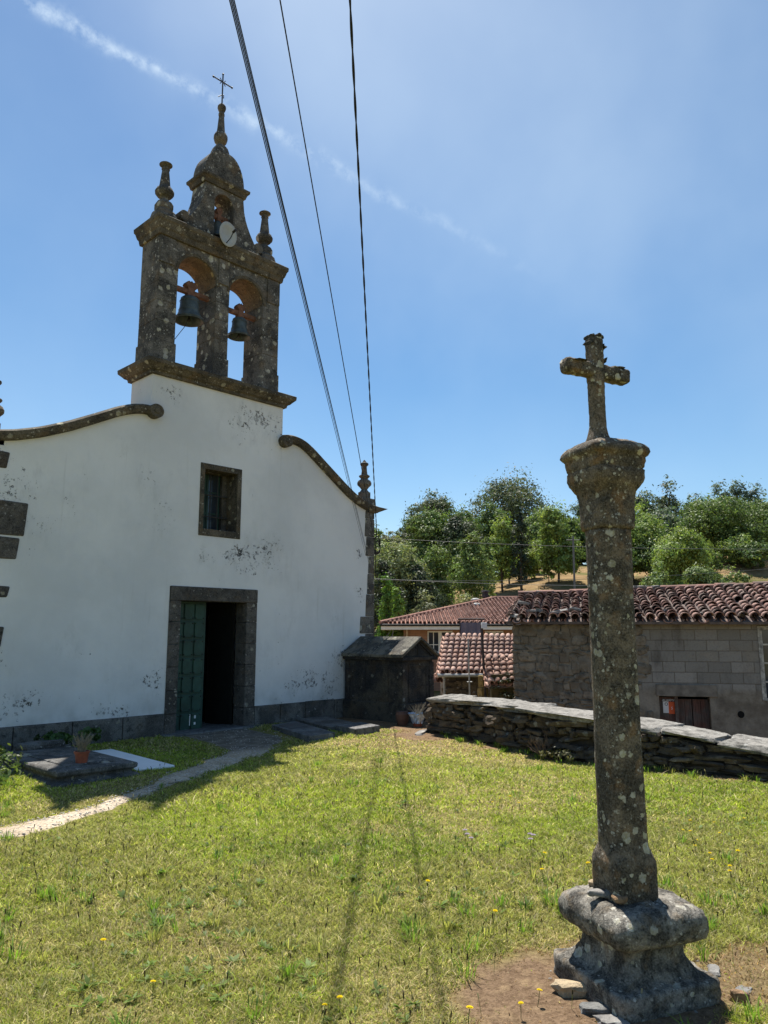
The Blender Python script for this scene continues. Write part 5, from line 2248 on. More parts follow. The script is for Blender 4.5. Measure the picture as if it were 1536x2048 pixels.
# --- barn
o2 = world_ld(2.66, 15.6)
BZ = -1.40
BANG = A_R - math.radians(14)
BF = Frame((o2[0], o2[1], BZ), BANG)
barn = thing('stone_barn', 'old grey stone and concrete-block barn with a worn barrel tile roof beyond the low wall', 'barn', (o2[0], o2[1], BZ))
barn.rotation_euler[2] = BANG
_build0 = MB.build


def build_rot(s, name, mat, parent=None, **kw):
    """parts of turned things: take the vertices into the parent's own frame"""
    V = local_of(parent, s.fr.w(np.array(s.V, float)))
    m = MB()
    m.F = s.F
    q, o0 = parent, np.zeros(3)
    while q is not None:
        o0 += np.array(q.location)
        q = q.parent
    m.V = [tuple(v) for v in (V + o0)]
    return _build0(m, name, mat, parent, **kw)


def bp(px, py, v=0.):
    return BF.pix(px, py, v)


BW, BD = 12.0, 5.2
eZ = bp(1250, 1249)[2]
du0, du1 = bp(1320, 1430)[0], bp(1422, 1430)[0]
dz = bp(1370, 1393)[2]
wu0 = bp(1522, 1330)[0] - .02
wz0, wz1 = bp(1530, 1402)[2], bp(1515, 1252)[2]
wu1 = wu0 + 1.15


def barn_fn(x):
    if du0 < x < du1:
        return [(dz, eZ)]
    if wu0 < x < wu1:
        return [(-.3, wz0), (wz1, eZ)]
    return [(-.3, eZ)]


m = MB(BF)
m.strips([0, du0, du1, wu0, wu1, BW], barn_fn, 0, .5)
build_rot(m, 'front_wall', M_BARN, barn)
m = MB(BF)
m.box((0, .5, -.3), (.5, BD, eZ)).box((BW - .5, .5, -.3), (BW, BD, eZ)).box((.5, BD - .5, -.3), (BW - .5, BD, eZ))
build_rot(m, 'rear_wall', M_RUBBLE, barn)
m = MB(BF)
m.box((.5, .6, -.2), (BW - .5, BD - .5, -.1))
build_rot(m, 'barn_floor', M_DARK, barn)
# exposed rubble at the left end of the front
m = MB(BF)
rr = random.Random(21)
z = -.2
while z < eZ - .02:
    h = rr.uniform(.08, .19)
    x = -.02
    lim = 2.35 + .25 * math.sin(z * 3.1) + (.75 if z < 1.5 else 0)
    while x < lim:
        L = rr.uniform(.09, .34)
        if x + L > lim + .2:
            break
        if not (du0 - .15 < x + L / 2 < du1 + .1 and z < dz + .15):
            m.stone((x + L / 2, .03 + rr.uniform(-.025, .012), min(z + h / 2 + rr.uniform(-.03, .03), eZ - h / 2)), (L * rr.uniform(.9, 1.1), .12, h * rr.uniform(.8, 1.2)), 0, (0, rr.uniform(-.13, .13)), .17, .4, rr.randint(0, 10 ** 8))
        x += L
    z += h
build_rot(m, 'rubble_stonework', M_RUBBLE, barn)
# door with lintel and shut leaves
m = MB(BF)
m.box((bp(1312, 1380)[0], -.03, dz), (bp(1434, 1380)[0], .3, bp(1370, 1369)[2]))
door = build_rot(m, 'door_lintel', simple('concrete_lintel', (.17, .155, .135), .95, .1, .3, 5, .5), barn, bevel=.01)
uA, uB, uC, uD = du0, bp(1352, 1430)[0], bp(1388, 1430)[0], du1
m = MB(BF)
m.box((uA, .14, -.3), (uB - .0, .19, dz - .03))
fixed = build_rot(m, 'door_panel', M_BOARD, barn)
m = MB(BF)
m.box((uB, .06, -.3), (uB + .06, .2, dz - .002))
build_rot(m, 'door_post', M_WOOD, barn)
for (a, b) in ((uB + .065, uC - .005), (uC + .005, uD)):
    m = MB(BF)
    n = 2
    for k in range(n):
        a0, b0 = a + (b - a) * k / n, a + (b - a) * (k + 1) / n - .006
        m.box((a0, .15 + .006 * (k % 2), -.25), (b0, .185, dz - .06))
    lf = build_rot(m, 'door_leaf', M_BOARD, barn)
m = MB(BF)
m.box((uC - .06, .13, bp(1381, 1452, .14)[2]), (uC - .03, .15, bp(1381, 1441, .14)[2]))
build_rot(m, 'door_latch', M_IRON, lf)
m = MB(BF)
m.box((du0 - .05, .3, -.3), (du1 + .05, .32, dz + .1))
build_rot(m, 'door_shade_backing', M_DARK, barn)
# window
m = MB(BF)
m.box((wu0, -.02, wz0), (wu0 + .075, .12, wz1)).box((wu1 - .075, -.02, wz0), (wu1, .12, wz1)).box((wu0 + .075, -.02, wz1 - .07), (wu1 - .075, .12, wz1)).box((wu0 + .075, -.03, wz0 - .03), (wu1 - .075, .12, wz0 + .05))
M_PEEL = simple('peeling_white', (.33, .33, .31), .85, .15, .55, 9, .5)
wf = build_rot(m, 'window_frame', M_PEEL, barn, bevel=.006)
m = MB(BF)
h = (wz1 - wz0) / 4
for k in (1, 2, 3):
    m.box((wu0 + .075, .03, wz0 + h * k - .016), (wu1 - .075, .08, wz0 + h * k + .016))
m.box(((wu0 + wu1) / 2 - .02, .031, wz0 + .05), ((wu0 + wu1) / 2 + .02, .079, wz1 - .07))
build_rot(m, 'glazing_bar', M_PEEL, wf)
m = MB(BF)
m.box((wu0 + .02, .05, wz0), (wu1 - .02, .055, wz1))
build_rot(m, 'pane', M_GLASS, wf)
hp = bp(1482, 1429)
m = MB(BF)
m.prism([(hp[0] + .06 * math.cos(TAU * i / 14), hp[2] + .065 * math.sin(TAU * i / 14)) for i in range(14)], -.006, .02)
build_rot(m, 'drain_hole_shade_disc', M_DARK, barn)  # solid near-black disc, its colour standing in for the shaded hole
# roof
e0, e1 = BF.w(bp(1012, 1240, -.28)), BF.w((BW + .3, -.28, bp(1400, 1243, -.28)[2]))
g0 = bp(1058, 1190, 2.6)
g1z = bp(1500, 1168, 2.6)[2]
gz = bp(1250, 1182, 2.6)[2]
r0, r1 = BF.w((g0[0] - .25, 2.6, g0[2] - .04)), BF.w((BW + .3, 2.6, g1z + .12))
tile_roof(barn, 'barrel_tiles', M_TILE_OLD, e0, e1, r0, r1, 60, 11, .092, .013, seed=4, sag=.03, lift=1.25)
m = MB()
dn = np.array([0, 0, -.035])
bk0, bk1 = BF.w((-.2, BD + .2, eZ)), BF.w((BW + .3, BD + .2, eZ))
V = [e0 + dn, e1 + dn, r1 + dn, r0 + dn]
m.add(V + [v - np.array([0, 0, .05]) for v in V], [(0, 1, 2, 3), (7, 6, 5, 4), (0, 4, 5, 1), (1, 5, 6, 2), (2, 6, 7, 3), (3, 7, 4, 0)])
V = [r0 + dn, r1 + dn, bk1, bk0]
m.add(V + [v - np.array([0, 0, .05]) for v in V], [(0, 1, 2, 3), (7, 6, 5, 4), (0, 4, 5, 1), (1, 5, 6, 2), (2, 6, 7, 3), (3, 7, 4, 0)])
build_rot(m, 'roof_boarding', M_WOOD, barn)
# ridge tiles, slates and stones weighing the roof down
m = MB()
rv = (r1 - r0)
Lr = np.linalg.norm(rv)
rv = rv / Lr
k = 0.
while k < Lr - .3:
    a = r0 + rv * k + np.array([0, 0, .035 + random.uniform(-.01, .015)])
    b = a + rv * .44
    a2, b2 = a, b
    m.tube([a2, b2], .095, 9, .085)
    k += .40
build_rot(m, 'ridge_tile', M_TILE_OLD, barn)
m = MB()
rr = random.Random(9)
for (px, py, v, s) in ((1030, 1232, -.2, .2), (1062, 1222, 0., .24), (1048, 1206, .6, .2), (1078, 1222, .1, .2), (1125, 1222, .15, .26), (1150, 1220, .1, .24), (1110, 1226, 0, .2), (1240, 1236, 0, .2), (1335, 1222, .3, .2), (1395, 1228, .15, .2), (1475, 1224, .25, .26), (1480, 1232, .1, .2), (1080, 1186, 2.6, .22), (1268, 1174, 2.6, .16), (1285, 1174, 2.6, .2), (1310, 1174, 2.6, .2)):
    p = BF.w(bp(px, py, v))
    m = MB()
    m.stone(p, (s, s * .7, .06), rr.uniform(0, 3), (rr.uniform(-.2, .3), rr.uniform(-.2, .2)), .12, .3, rr.randint(0, 10 ** 7))
    build_rot(m, 'roof_stone', M_CAP, barn)

# the alarm notice on the barn door
sg = thing('alarm_sign', 'small white and orange alarm notice on the barn door boards', 'sign', BF.w((bp(1338, 1412, .13)[0], .13, bp(1338, 1428, .13)[2])))
sg.rotation_euler[2] = BANG
su0, su1 = bp(1326, 1412, .13)[0], bp(1350, 1412, .13)[0]
sz0, sz1 = bp(1338, 1426, .13)[2], bp(1338, 1403, .13)[2]
sm_ = su0 + (su1 - su0) * .46
m = MB(BF)
m.box((su0, .128, sz0), (sm_, .136, sz1))
wp = build_rot(m, 'white_panel', simple('sign_white', (.62, .63, .66), .5, .3, .08), sg)
m = MB(BF)
m.box((sm_, .128, sz0 - .015), (su1, .136, sz1 - .005))
build_rot(m, 'orange_panel', simple('sign_orange', (.62, .10, .03), .5, .3, .08), sg)
m = MB(BF)
cx_, cz_ = su0 + (sm_ - su0) * .62, sz1 - .05
n = 20
V, F = [], []
for (rad, y) in ((.020, .1255), (.030, .1255), (.030, .129), (.020, .129)):
    V += [(cx_ + rad * math.cos(TAU * i / n), y, cz_ + rad * math.sin(TAU * i / n)) for i in range(n)]
for k in range(4):
    F += [(k * n + i, k * n + (i + 1) % n, ((k + 1) % 4) * n + (i + 1) % n, ((k + 1) % 4) * n + i) for i in range(n)]
m.add(V, F)
build_rot(m, 'emblem_ring', simple('sign_ink', (.04, .045, .07), .5), sg)


def lettering(text, size, c, mat, parent, frame, name):
    cu = bpy.data.curves.new(name, 'FONT')
    cu.body = text
    cu.size = size
    cu.extrude = .001
    cu.align_x = 'CENTER'
    ob = bpy.data.objects.new(name + '_tmp', cu)
    C.objects.link(ob)
    bpy.context.view_layer.update()
    me = bpy.data.meshes.new_from_object(ob)
    bpy.data.objects.remove(ob)
    V = np.array([v.co[:] for v in me.vertices])
    W = np.stack([V[:, 0] + c[0], c[1] - V[:, 2], V[:, 1] + c[2]], -1)
    W = local_of(parent, frame.w(W))
    me.vertices.foreach_set('co', W.astype(np.float32).ravel())
    me.update()
    me.materials.clear()
    me.materials.append(mat)
    o = bpy.data.objects.new(name, me)
    C.objects.link(o)
    o.parent = parent
    return o


M_LET = simple('sign_letter', (.7, .7, .7), .5)
lettering('ALARMA', .062, ((su0 + su1) / 2, .126, sz1 + .004), M_LET, sg, BF, 'lettering')
lettering('S', .07, ((sm_ + su1) / 2, .126, (sz0 + sz1) / 2 - .04), M_LET, sg, BF, 'lettering')

# --- shed with two tiled roofs
SH0 = world_ld(1.6, 22.)
shed = thing('tiled_shed', 'low stone shed with a pink barrel tile roof between the tomb house and the barn', 'shed', (SH0[0], SH0[1], -1.4))
c00, c10 = at(877, 1347, 22.), at(1110, 1347, 22.)
c01, c11 = at(889, 1272, 24.6), at(1110, 1273, 24.6)
tile_roof(shed, 'barrel_tiles', M_TILE_SHED, c00, c10, c01, c11, 20, 9, .088, .008, seed=6, lift=1.1)
SF = Frame((SH0[0], SH0[1], 0), A_R)
m = MB(SF)
m.box((.2, .3, -1.5), (3.8, .7, .44)).box((.2, .7, -1.5), (.6, 2.5, .44))
m.prism([(.35, .4), (2.6, 1.42), (2.6, .4)], .25, .6, axis=0)
m.build('shed_wall', M_DRYWALL, shed)
m = MB(SF)
rr = random.Random(31)
for k in range(150):
    m.stone((rr.uniform(.2, 3.7), .3, rr.uniform(-.6, .4)), (rr.uniform(.12, .36), .12, rr.uniform(.06, .14)), 0, (0, rr.uniform(-.1, .1)), .16, .35, rr.randint(0, 10 ** 7))
m.build('stonework', M_DRYWALL, shed)
m = MB()
m.add([c + np.array([0, 0, -.05]) for c in (c00, c10, c11, c01)] + [c + np.array([0, 0, -.09]) for c in (c00, c10, c11, c01)], [(0, 1, 2, 3), (7, 6, 5, 4), (0, 4, 5, 1), (1, 5, 6, 2), (2, 6, 7, 3), (3, 7, 4, 0)])
m.build('roof_boarding', M_WOOD, shed)
m = MB()
m.tube([c00 + np.array([-.05, 0, -.05]) - np.append(FH * .08, 0), at(966, 1347, 21.9) + np.array([0, 0, -.05])], .05, 8)
m.tube([at(888, 1351, 21.95), at(889, 1410, 21.95)], .03, 7)
m.build('gutter', M_GALV, shed)
tp = [at(*q) for q in ((868, 1362, 22.5), (884, 1362, 22.5), (868, 1352, 23.4), (884, 1350, 23.4))]
tile_roof(shed, 'side_tiles', M_TILE_SHED, *tp, 2, 3, .075, .008, seed=8)
l00, l10, l01, l11 = at(976, 1372, 19.3), at(1100, 1360, 19.3), at(969, 1316, 20.5), at(1100, 1316, 20.5)
leanto = thing('lean_to', 'mossy walled lean-to with a small tile roof between the shed and the barn', 'lean-to', (*world_ld(3.2, 19.6), -1.4))
tile_roof(leanto, 'barrel_tiles', M_TILE_SHED, l00, l10, l01, l11, 9, 5, .088, .010, seed=7, lift=1.2)
m = MB()
m.add([c + np.array([0, 0, -.05]) for c in (l00, l10, l11, l01)] + [c + np.array([0, 0, -.09]) for c in (l00, l10, l11, l01)], [(0, 1, 2, 3), (7, 6, 5, 4), (0, 4, 5, 1), (1, 5, 6, 2), (2, 6, 7, 3), (3, 7, 4, 0)])
m.tube([l01 + np.array([0, 0, .05]), l11 + np.array([0, 0, .05])], .035, 6)
m.build('roof_boarding', M_WOOD, leanto)
LF = Frame((*world_ld(2.72, 19.45), -1.5), A_R)
m = MB(LF)
m.box((0, 0, 0), (2.5, .3, 2.05))
m.build('lean_to_wall', rubble_mat('mossy_rubble', (.10, .085, .05), (.15, .12, .07), (.07, .06, .03), 3, .1, 2, .6), leanto)
m = MB(LF)
rr = random.Random(2)
for k in range(50):
    m.stone((rr.uniform(0, 2.4), .0, rr.uniform(0, 2.0)), (rr.uniform(.15, .4), .14, rr.uniform(.08, .16)), 0, (0, 0), .1, .25, rr.randint(0, 10 ** 7))
m.build('stonework', bpy.data.materials['mossy_rubble'], leanto)
rg = np.random.default_rng(8)
iv = thing('ivy', 'dark ivy hanging on the lean-to wall left of the barn', 'ivy', (*world_ld(3.0, 19.35), -1.2))
cs = [LF.w((u, -.1, z)) for u in (.3, .7, 1.1) for z in (1.0, 1.4, 1.8)]
V, F, col = leaf_cloud(rg, cs, [(.3, .3, .28)] * len(cs), 260, .03, (.035, .05, .014), .35)
part_raw('foliage', V, F, M_LEAF, iv, col)
m = MB()
for k in range(4):
    m.tube([LF.w((.3 + .25 * k, -.04, 0)), LF.w((.35 + .22 * k, -.05, .9)), LF.w((.3 + .3 * k, -.06, 1.8))], .015, 5, .006)
m.build('stem', M_BARK, iv)
t = thing('mossy_pillar', 'stone pillar yellow with lichen between the shed and the lean-to', 'pillar', at(966, 1420, 20.2))
a = at(966, 1352, 20.2)
m = MB()
for k in range(6):
    z0 = -1.4 + k * (a[2] + 1.4) / 6
    m.stone((a[0], a[1], z0 + (a[2] + 1.4) / 12), (.2, .22, (a[2] + 1.4) / 6), .3 * k, (0, 0), .1, .3, k + 50)
m.build('pillar_stones', rubble_mat('yellow_lichen_stone', (.22, .16, .06), (.28, .2, .08), (.12, .09, .05), 6, .2), t)
t = thing('dark_pole', 'leaning dark metal pole with a white box on top, rising beside the shed roof', 'pole', at(970, 1356, 20.1))
m = MB()
m.tube([at(971, 1400, 20.1), at(963, 1250, 20.1)], .035, 8)
m.build('shaft', M_POLE, t)
b = at(967, 1251, 20.05)
MB(Frame(tuple(b), A_R)).box((-.06, -.04, -.075), (.09, .04, .075)).build('white_box', M_WHITE, t, bevel=.01)
t = thing('pale_pipe', 'thin pale upright pipe standing in front of the shed', 'pipe', at(939, 1400, 21.4))
m = MB()
m.tube([at(940, 1420, 21.4), at(939, 1378, 21.4), at(936, 1277, 21.4)], .022, 7)
m.tube([at(934, 1364, 21.4), at(944, 1364, 21.4)], .018, 6)
m.build('upright', M_GALV, t)
t = thing('sheet_frame', 'dark metal frame carrying a mauve grey sheet behind the shed roof', 'frame', (*at(940, 1300, 26)[:2], -1.4))
a, b = at(916, 1238, 26), at(969, 1238, 26)
m = MB()
m.tube([a, b], .03, 6)
for q in (at(920, 1240, 26), at(963, 1240, 26)):
    m.tube([(q[0], q[1], -1.5), tuple(q)], .02, 6)
m.build('bar', M_POLE, t)
a, b = at(921, 1245, 25.95), at(961, 1245, 25.95)
z1 = at(940, 1275, 25.95)[2]
V, F = [], []
n = 24
for k in range(n + 1):
    f = k / n
    w = .02 * math.sin(f * 19) + .012 * math.sin(f * 41)
    p = a * (1 - f) + b * f + np.append(FH * w, 0)
    V += [tuple(p), (p[0], p[1], z1 + .02 * math.sin(f * 7))]
    V += [tuple(p + np.append(FH * .012, 0)), (p[0] + FH[0] * .012, p[1] + FH[1] * .012, z1 + .02 * math.sin(f * 7))]
for k in range(n):
    o = 4 * k
    F += [(o, o + 4, o + 5, o + 1), (o + 2, o + 3, o + 7, o + 6), (o + 1, o + 5, o + 7, o + 3), (o, o + 2, o + 6, o + 4)]
sh = MB().add(V, F).build('hanging_sheet', M_MAUVE)
tag(sh, 'mauve grey sheet hanging from a bar in front of the brick house', 'sheet')

# --- brick house
HO = world_ld(1.12, 39.2)
HZ = -1.5
house = thing('brick_house', 'long brick house with a wide red hipped tile roof and white windows below the hill', 'house', (HO[0], HO[1], HZ))
house.rotation_euler[2] = A_R
HF = Frame((HO[0], HO[1], HZ), A_R)
hw_z = 3.62
m = MB(HF)


def hp_(px, py, v=0.):
    return HF.pix(px, py, v)


w1 = (hp_(855, 1285)[0], hp_(906, 1285)[0], hp_(880, 1306)[2], hp_(880, 1262)[2])
w2 = (hp_(970, 1285)[0], hp_(1008, 1285)[0], w1[2], w1[3])


def house_fn(x):
    for w in (w1, w2):
        if w[0] < x < w[1]:
            return [(-.2, w[2]), (w[3], hw_z)]
    return [(-.2, hw_z)]


m.strips([0, w1[0], w1[1], w2[0], w2[1], 13], house_fn, 0, .3)
m.box((0, .3, -.2), (.3, 9.6, hw_z)).box((12.7, .3, -.2), (13, 9.6, hw_z)).box((.3, 9.3, -.2), (12.7, 9.6, hw_z))
build_rot(m, 'brick_wall', M_BRICK, house)
for w in (w1, w2):
    m = MB(HF)
    f = .07
    m.box((w[0], .06, w[2]), (w[0] + f, .14, w[3])).box((w[1] - f, .06, w[2]), (w[1], .14, w[3])).box((w[0] + f, .06, w[2]), (w[1] - f, .14, w[2] + f)).box((w[0] + f, .06, w[3] - f), (w[1] - f, .14, w[3]))
    mid = (w[0] + w[1]) / 2
    m.box((mid - .09, .055, w[2] + f), (mid + .09, .145, w[3] - f))
    m.box((w[0] - .06, -.06, w[2] - .07), (w[1] + .06, .05, w[2]))
    wf = build_rot(m, 'window_frame', M_WHITE, house)
    m = MB(HF)
    for (a, b) in ((w[0] + f, mid - .09), (mid + .09, w[1] - f)):
        m.box(((a + b) / 2 - .02, .08, w[2] + f), ((a + b) / 2 + .02, .12, w[3] - f))
        m.box((a, .082, w[2] + .36 * (w[3] - w[2])), (b, .118, w[2] + .36 * (w[3] - w[2]) + .035))
    build_rot(m, 'glazing_bar', M_WHITE, wf)
    m = MB(HF)
    m.box((w[0] + .02, .15, w[2] + .02), (w[1] - .02, .16, w[3] - .02))
    build_rot(m, 'pane', M_GLASS, wf)
    m = MB(HF)
    for i in range(14):
        a = w[0] + .05 + (w[1] - w[0] - .1) * i / 14
        m.box((a, .19 + .02 * (i % 2), w[2] + .05), (a + (w[1] - w[0]) / 14, .20 + .02 * (i % 2), w[3] - .04))
    build_rot(m, 'curtain', simple('net_curtain', (.42, .40, .36), .9, .1, .1), wf)
e00 = at(760, 1247, 38.)
eh = e00[2]
R_H = world_ld(6.6, 44.6)
rz = at(985, 1197, 44.6)[2]
e10 = np.append(world_ld(15.6, 38.), eh)
e01 = np.append(world_ld(float(np.array(e00[:2]) @ RH), 44.6), rz)
e11 = np.append(world_ld(15.6, 44.6), rz)
lat0 = float(np.array(e00[:2]) @ RH)
hipf = (6.6 - lat0) / (15.6 - lat0)
tile_roof(house, 'roof_tiles', M_TILE_HOUSE, e00, e10, e01, e11, 74, 21, .088, .004, mask=lambda a, b: a > b * hipf - .004, seed=3, channels=False, seg=5, thick=False)
rp = np.append(R_H, rz)
bk = np.append(world_ld(lat0, 51.2), eh)
bk2 = np.append(world_ld(15.6, 51.2), eh)
dn = np.array([0, 0, -.0])
m = MB()
V = [e00, e10, e11, rp, bk, bk2]
m.add([v + dn for v in V], [(0, 1, 2, 3), (0, 3, 4), (3, 2, 5, 4)])
build_rot(m, 'roof_deck', M_TILE_HOUSE, house)
m = MB()
for (a, b) in ((e00, rp), (rp, e11), (bk, rp)):
    n = int(np.linalg.norm(b - a) / .4)
    for k in range(n):
        p, q = a + (b - a) * k / n, a + (b - a) * (k + 1.08) / n
        m.tube([p + np.array([0, 0, .05]), q + np.array([0, 0, .07])], .10, 7, .09)
build_rot(m, 'ridge_tile', M_TILE_HOUSE, house)
m = MB()
s0 = np.append(world_ld(lat0 + .05, 38.05), 0)
FE = Frame((s0[0], s0[1], 0), A_R)
m = MB(FE)
m.box((0, 0, eh - .30), (15.4, 1.2, eh - .12))
build_rot(m, 'eaves_soffit', M_WHITE, house)
m = MB(FE)
m.box((0, 1.2, eh - .30), (1.1, 13.0, eh - .12))
build_rot(m, 'eaves_soffit', M_WHITE, house)
m = MB()
m.tube([e00 + np.append(-FH * .06, -.07), e10 + np.append(-FH * .06, -.07)], .065, 7)
build_rot(m, 'gutter', M_CABLE, house)
m = MB()
dp = at(814, 1263, 39.1)
m.tube([at(808, 1257, 38.6), at(813, 1258, 39.1), dp, (dp[0], dp[1], HZ)], .05, 7)
build_rot(m, 'downpipe', simple('beige_pipe', (.42, .34, .27), .6, .3, .1), house)
m = MB()
m.tube([at(788, 1252, 38.4), at(784, 1275, 38.4)], .03, 6)
m.tube([at(786, 1254, 38.4), at(772, 1275, 38.4)], .02, 6)
m.tube([at(784, 1275, 38.4), (*at(784, 1275, 38.4)[:2], HZ)], .03, 6)
build_rot(m, 'eaves_prop', M_WIRE, house)
# chimney pot and roof vent
cb = at(971, 1202, 44.6)
ch = MB()
ch.lathe([(.16, -.3), (.16, .22), (.24, .24), (.24, .32), (.17, .34), (.17, .50), (.25, .52), (.2, .62), (.05, .64)], tuple(cb), 12)
build_rot(ch, 'chimney_pot', M_POLE, house)
for (px, py, d) in ((953, 1211, 42.6), (951, 1201, 44.4)):
    v = at(px, py, d)
    ch = MB()
    ch.lathe([(.28, -.15), (.26, -.02), (.30, .0), (.26, .08), (.12, .14), (.01, .15)], tuple(v), 16)
    build_rot(ch, 'roof_vent', M_PEEL, house, smooth=True)

# ------------------------------------------------------------------ trees on the hill
G1 = 'trees on the hill'
TREES = [
    ('gum', 'tall rounded gum tree on the skyline nearest the chapel corner', 860, None, 988, 58, 112),
    ('gum', 'huge dark domed gum tree, the highest crown on the skyline left of the wayside cross', 1030, None, 941, 84, 122),
    ('gum', 'dark gum tree with a tufted crown on the skyline right of the wayside cross', 1352, None, 958, 32, 125),
    ('oak', 'broad round-topped green tree below the first skyline gum tree', 858, None, 1024, 52, 95),
    ('dark', 'dark-leaved round tree behind the pale green slim tree on the slope', 922, None, 1036, 44, 92),
    ('chestnut', 'big pale flowering chestnut right beside the chapel corner', 795, None, 1074, 58, 58),
    ('oak', 'mid green pointed tree right of the flowering chestnut', 868, 1200, 1090, 34, 63),
    ('cone', 'pale green slim tree in front of the dark-leaved round tree', 944, 1188, 1070, 34, 66),
    ('lime', 'yellowish green leafy tree left of the dark column tree', 1005, 1182, 1030, 32, 76),
    ('dark', 'dark narrow column-shaped tree in the middle of the slope', 1043, 1176, 1012, 17, 74),
    ('cone', 'loose green tree just right of the dark column tree', 1075, 1145, 1045, 24, 86),
    ('lime', 'bright green open tree just left of the wayside cross shaft', 1118, 1180, 1010, 42, 76),
    ('dark', 'small dark tree at the foot of the slope under the flowering chestnut', 770, None, 1120, 34, 53),
    ('dark', 'dark shaded tree between the chestnut and the mid green pointed tree', 838, None, 1130, 34, 57),
    ('fresh', 'fresh green conical conifer nearest the chapel corner', 776, 1248, 1153, 26, 46),
    ('fresh', 'smaller fresh green conifer in front of the taller conifer', 796, 1250, 1178, 22, 44),
    ('grey', 'grey green rounded bush above the house eaves', 850, 1232, 1176, 26, 52),
    ('pale', 'pale silvery bush just above the house roof ridge', 930, 1206, 1186, 28, 56),
    ('lime', 'bright leafy tree right of the wayside cross shaft', 1268, 1172, 1000, 60, 78),
    ('oak', 'leafy tree with a bare trunk partly behind the wayside cross shaft', 1205, 1172, 1000, 36, 82),
    ('lime', 'small bright tree low on the slope between the two big trees right of the cross', 1362, 1168, 1064, 50, 66),
    ('oak', 'large spreading oak-like tree with dark trunk at the right of the slope', 1440, 1140, 998, 78, 84),
    ('oak', 'big green tree cut off by the right edge of the view', 1530, 1135, 1004, 56, 86),
    ('blue', 'slender bluish tree top on the skyline above the spreading oak', 1450, None, 965, 30, 128),
    ('blue', 'bluish feathery tree on the skyline second from the right edge', 1490, None, 964, 28, 128),
    ('blue', 'bluish tree on the skyline at the very right edge', 1526, None, 968, 28, 126),
    ('gum', 'low dark gum tree on the skyline between the wayside cross and the tufted gum tree', 1300, None, 984, 46, 122),
    ('blue', 'bluish low tree on the skyline just right of the tufted gum tree', 1402, None, 992, 28, 124),
    ('blue', 'bluish green tree behind the wayside cross capital', 1190, None, 985, 36, 120),
    ('blue', 'dim tree in the gap behind the bright leafy tree right of the shaft', 1338, None, 1020, 40, 105),
    ('oak', 'green tree in the dip of the skyline between the two gum trees', 925, None, 1010, 34, 108),
    ('oak', 'small green tree filling the saddle beneath the huge gum tree', 985, None, 1006, 36, 104),
    ('oak', 'green tree below the right side of the huge gum tree', 1090, None, 1020, 40, 100),
    ('bush', 'low leafy bush directly over the barn ridge right of the shaft', 1322, 1180, 1128, 30, 58),
    ('bush', 'broad light bush over the barn ridge under the spreading oak', 1405, 1176, 1132, 42, 60),
    ('bush', 'small bush at the right end of the row over the barn ridge', 1468, 1170, 1138, 30, 62),
    ('dark', 'dark bluish bush under the trees at the right edge', 1500, 1130, 1108, 24, 88),
    ('oak', 'dense dark green tree low behind the conifers at the chapel corner', 745, None, 1070, 40, 66),
    ('cone', 'thin young tree with a bare stem on the open grass left of the shaft', 1098, 1172, 1085, 13, 77),
    ('cone', 'slim young tree on the open grass between the yellowish and the pale slim tree', 975, 1186, 1075, 18, 70),
    ('bush', 'small green bush at the foot of the house, left of the brick wall', 795, 1278, 1248, 16, 40),
]
rr = random.Random(77)
for k, px in enumerate((1330, 1372, 1395, 1470, 1500, 1528, 1215, 1240, 1290)):
    TREES.append((('oak', 'bush', 'lime')[k % 3], 1, px, None, rr.uniform(1062, 1085), rr.uniform(24, 34), rr.uniform(88, 96)))
for k, (px, ty, hw, dp) in enumerate(((1305, 1072, 30, 74), (1335, 1085, 26, 70), (1392, 1078, 32, 76), (1418, 1092, 26, 72), (1480, 1075, 34, 78), (1512, 1085, 30, 76), (1240, 1080, 28, 72))):
    TREES.append((('oak', 'lime', 'oak')[k % 3], 3, px, None, ty, hw, dp))
for k, (px, ty) in enumerate(((1105, 1092), (1135, 1088), (1162, 1090), (1190, 1085), (1082, 1035), (1110, 1028), (1140, 1030), (1060, 1042), (1165, 1036), (1220, 1030))):
    TREES.append((('oak', 'gum')[k % 2], None, px, None, ty, 32, 102))
for k, px in enumerate((890, 915, 960, 1020, 1060)):
    TREES.append((('oak', 'cone', 'dark')[k % 3], 2, px, None, rr.uniform(1075, 1105), rr.uniform(18, 26), rr.uniform(80, 90)))
for k in range(26):
    px = 745 + k * 33 + rr.uniform(-10, 10)
    TREES.append((rr.choice(('oak', 'dark', 'oak', 'gum')), None, px, None, rr.uniform(1040, 1072) - (0 if px < 1250 else 12), rr.uniform(26, 38), rr.uniform(98, 116)))
for k in range(9):
    px = 745 + k * 17 + rr.uniform(-5, 5)
    TREES.append(('dark', 0, px, None, rr.uniform(1150, 1190), rr.uniform(18, 26), rr.uniform(56, 68)))
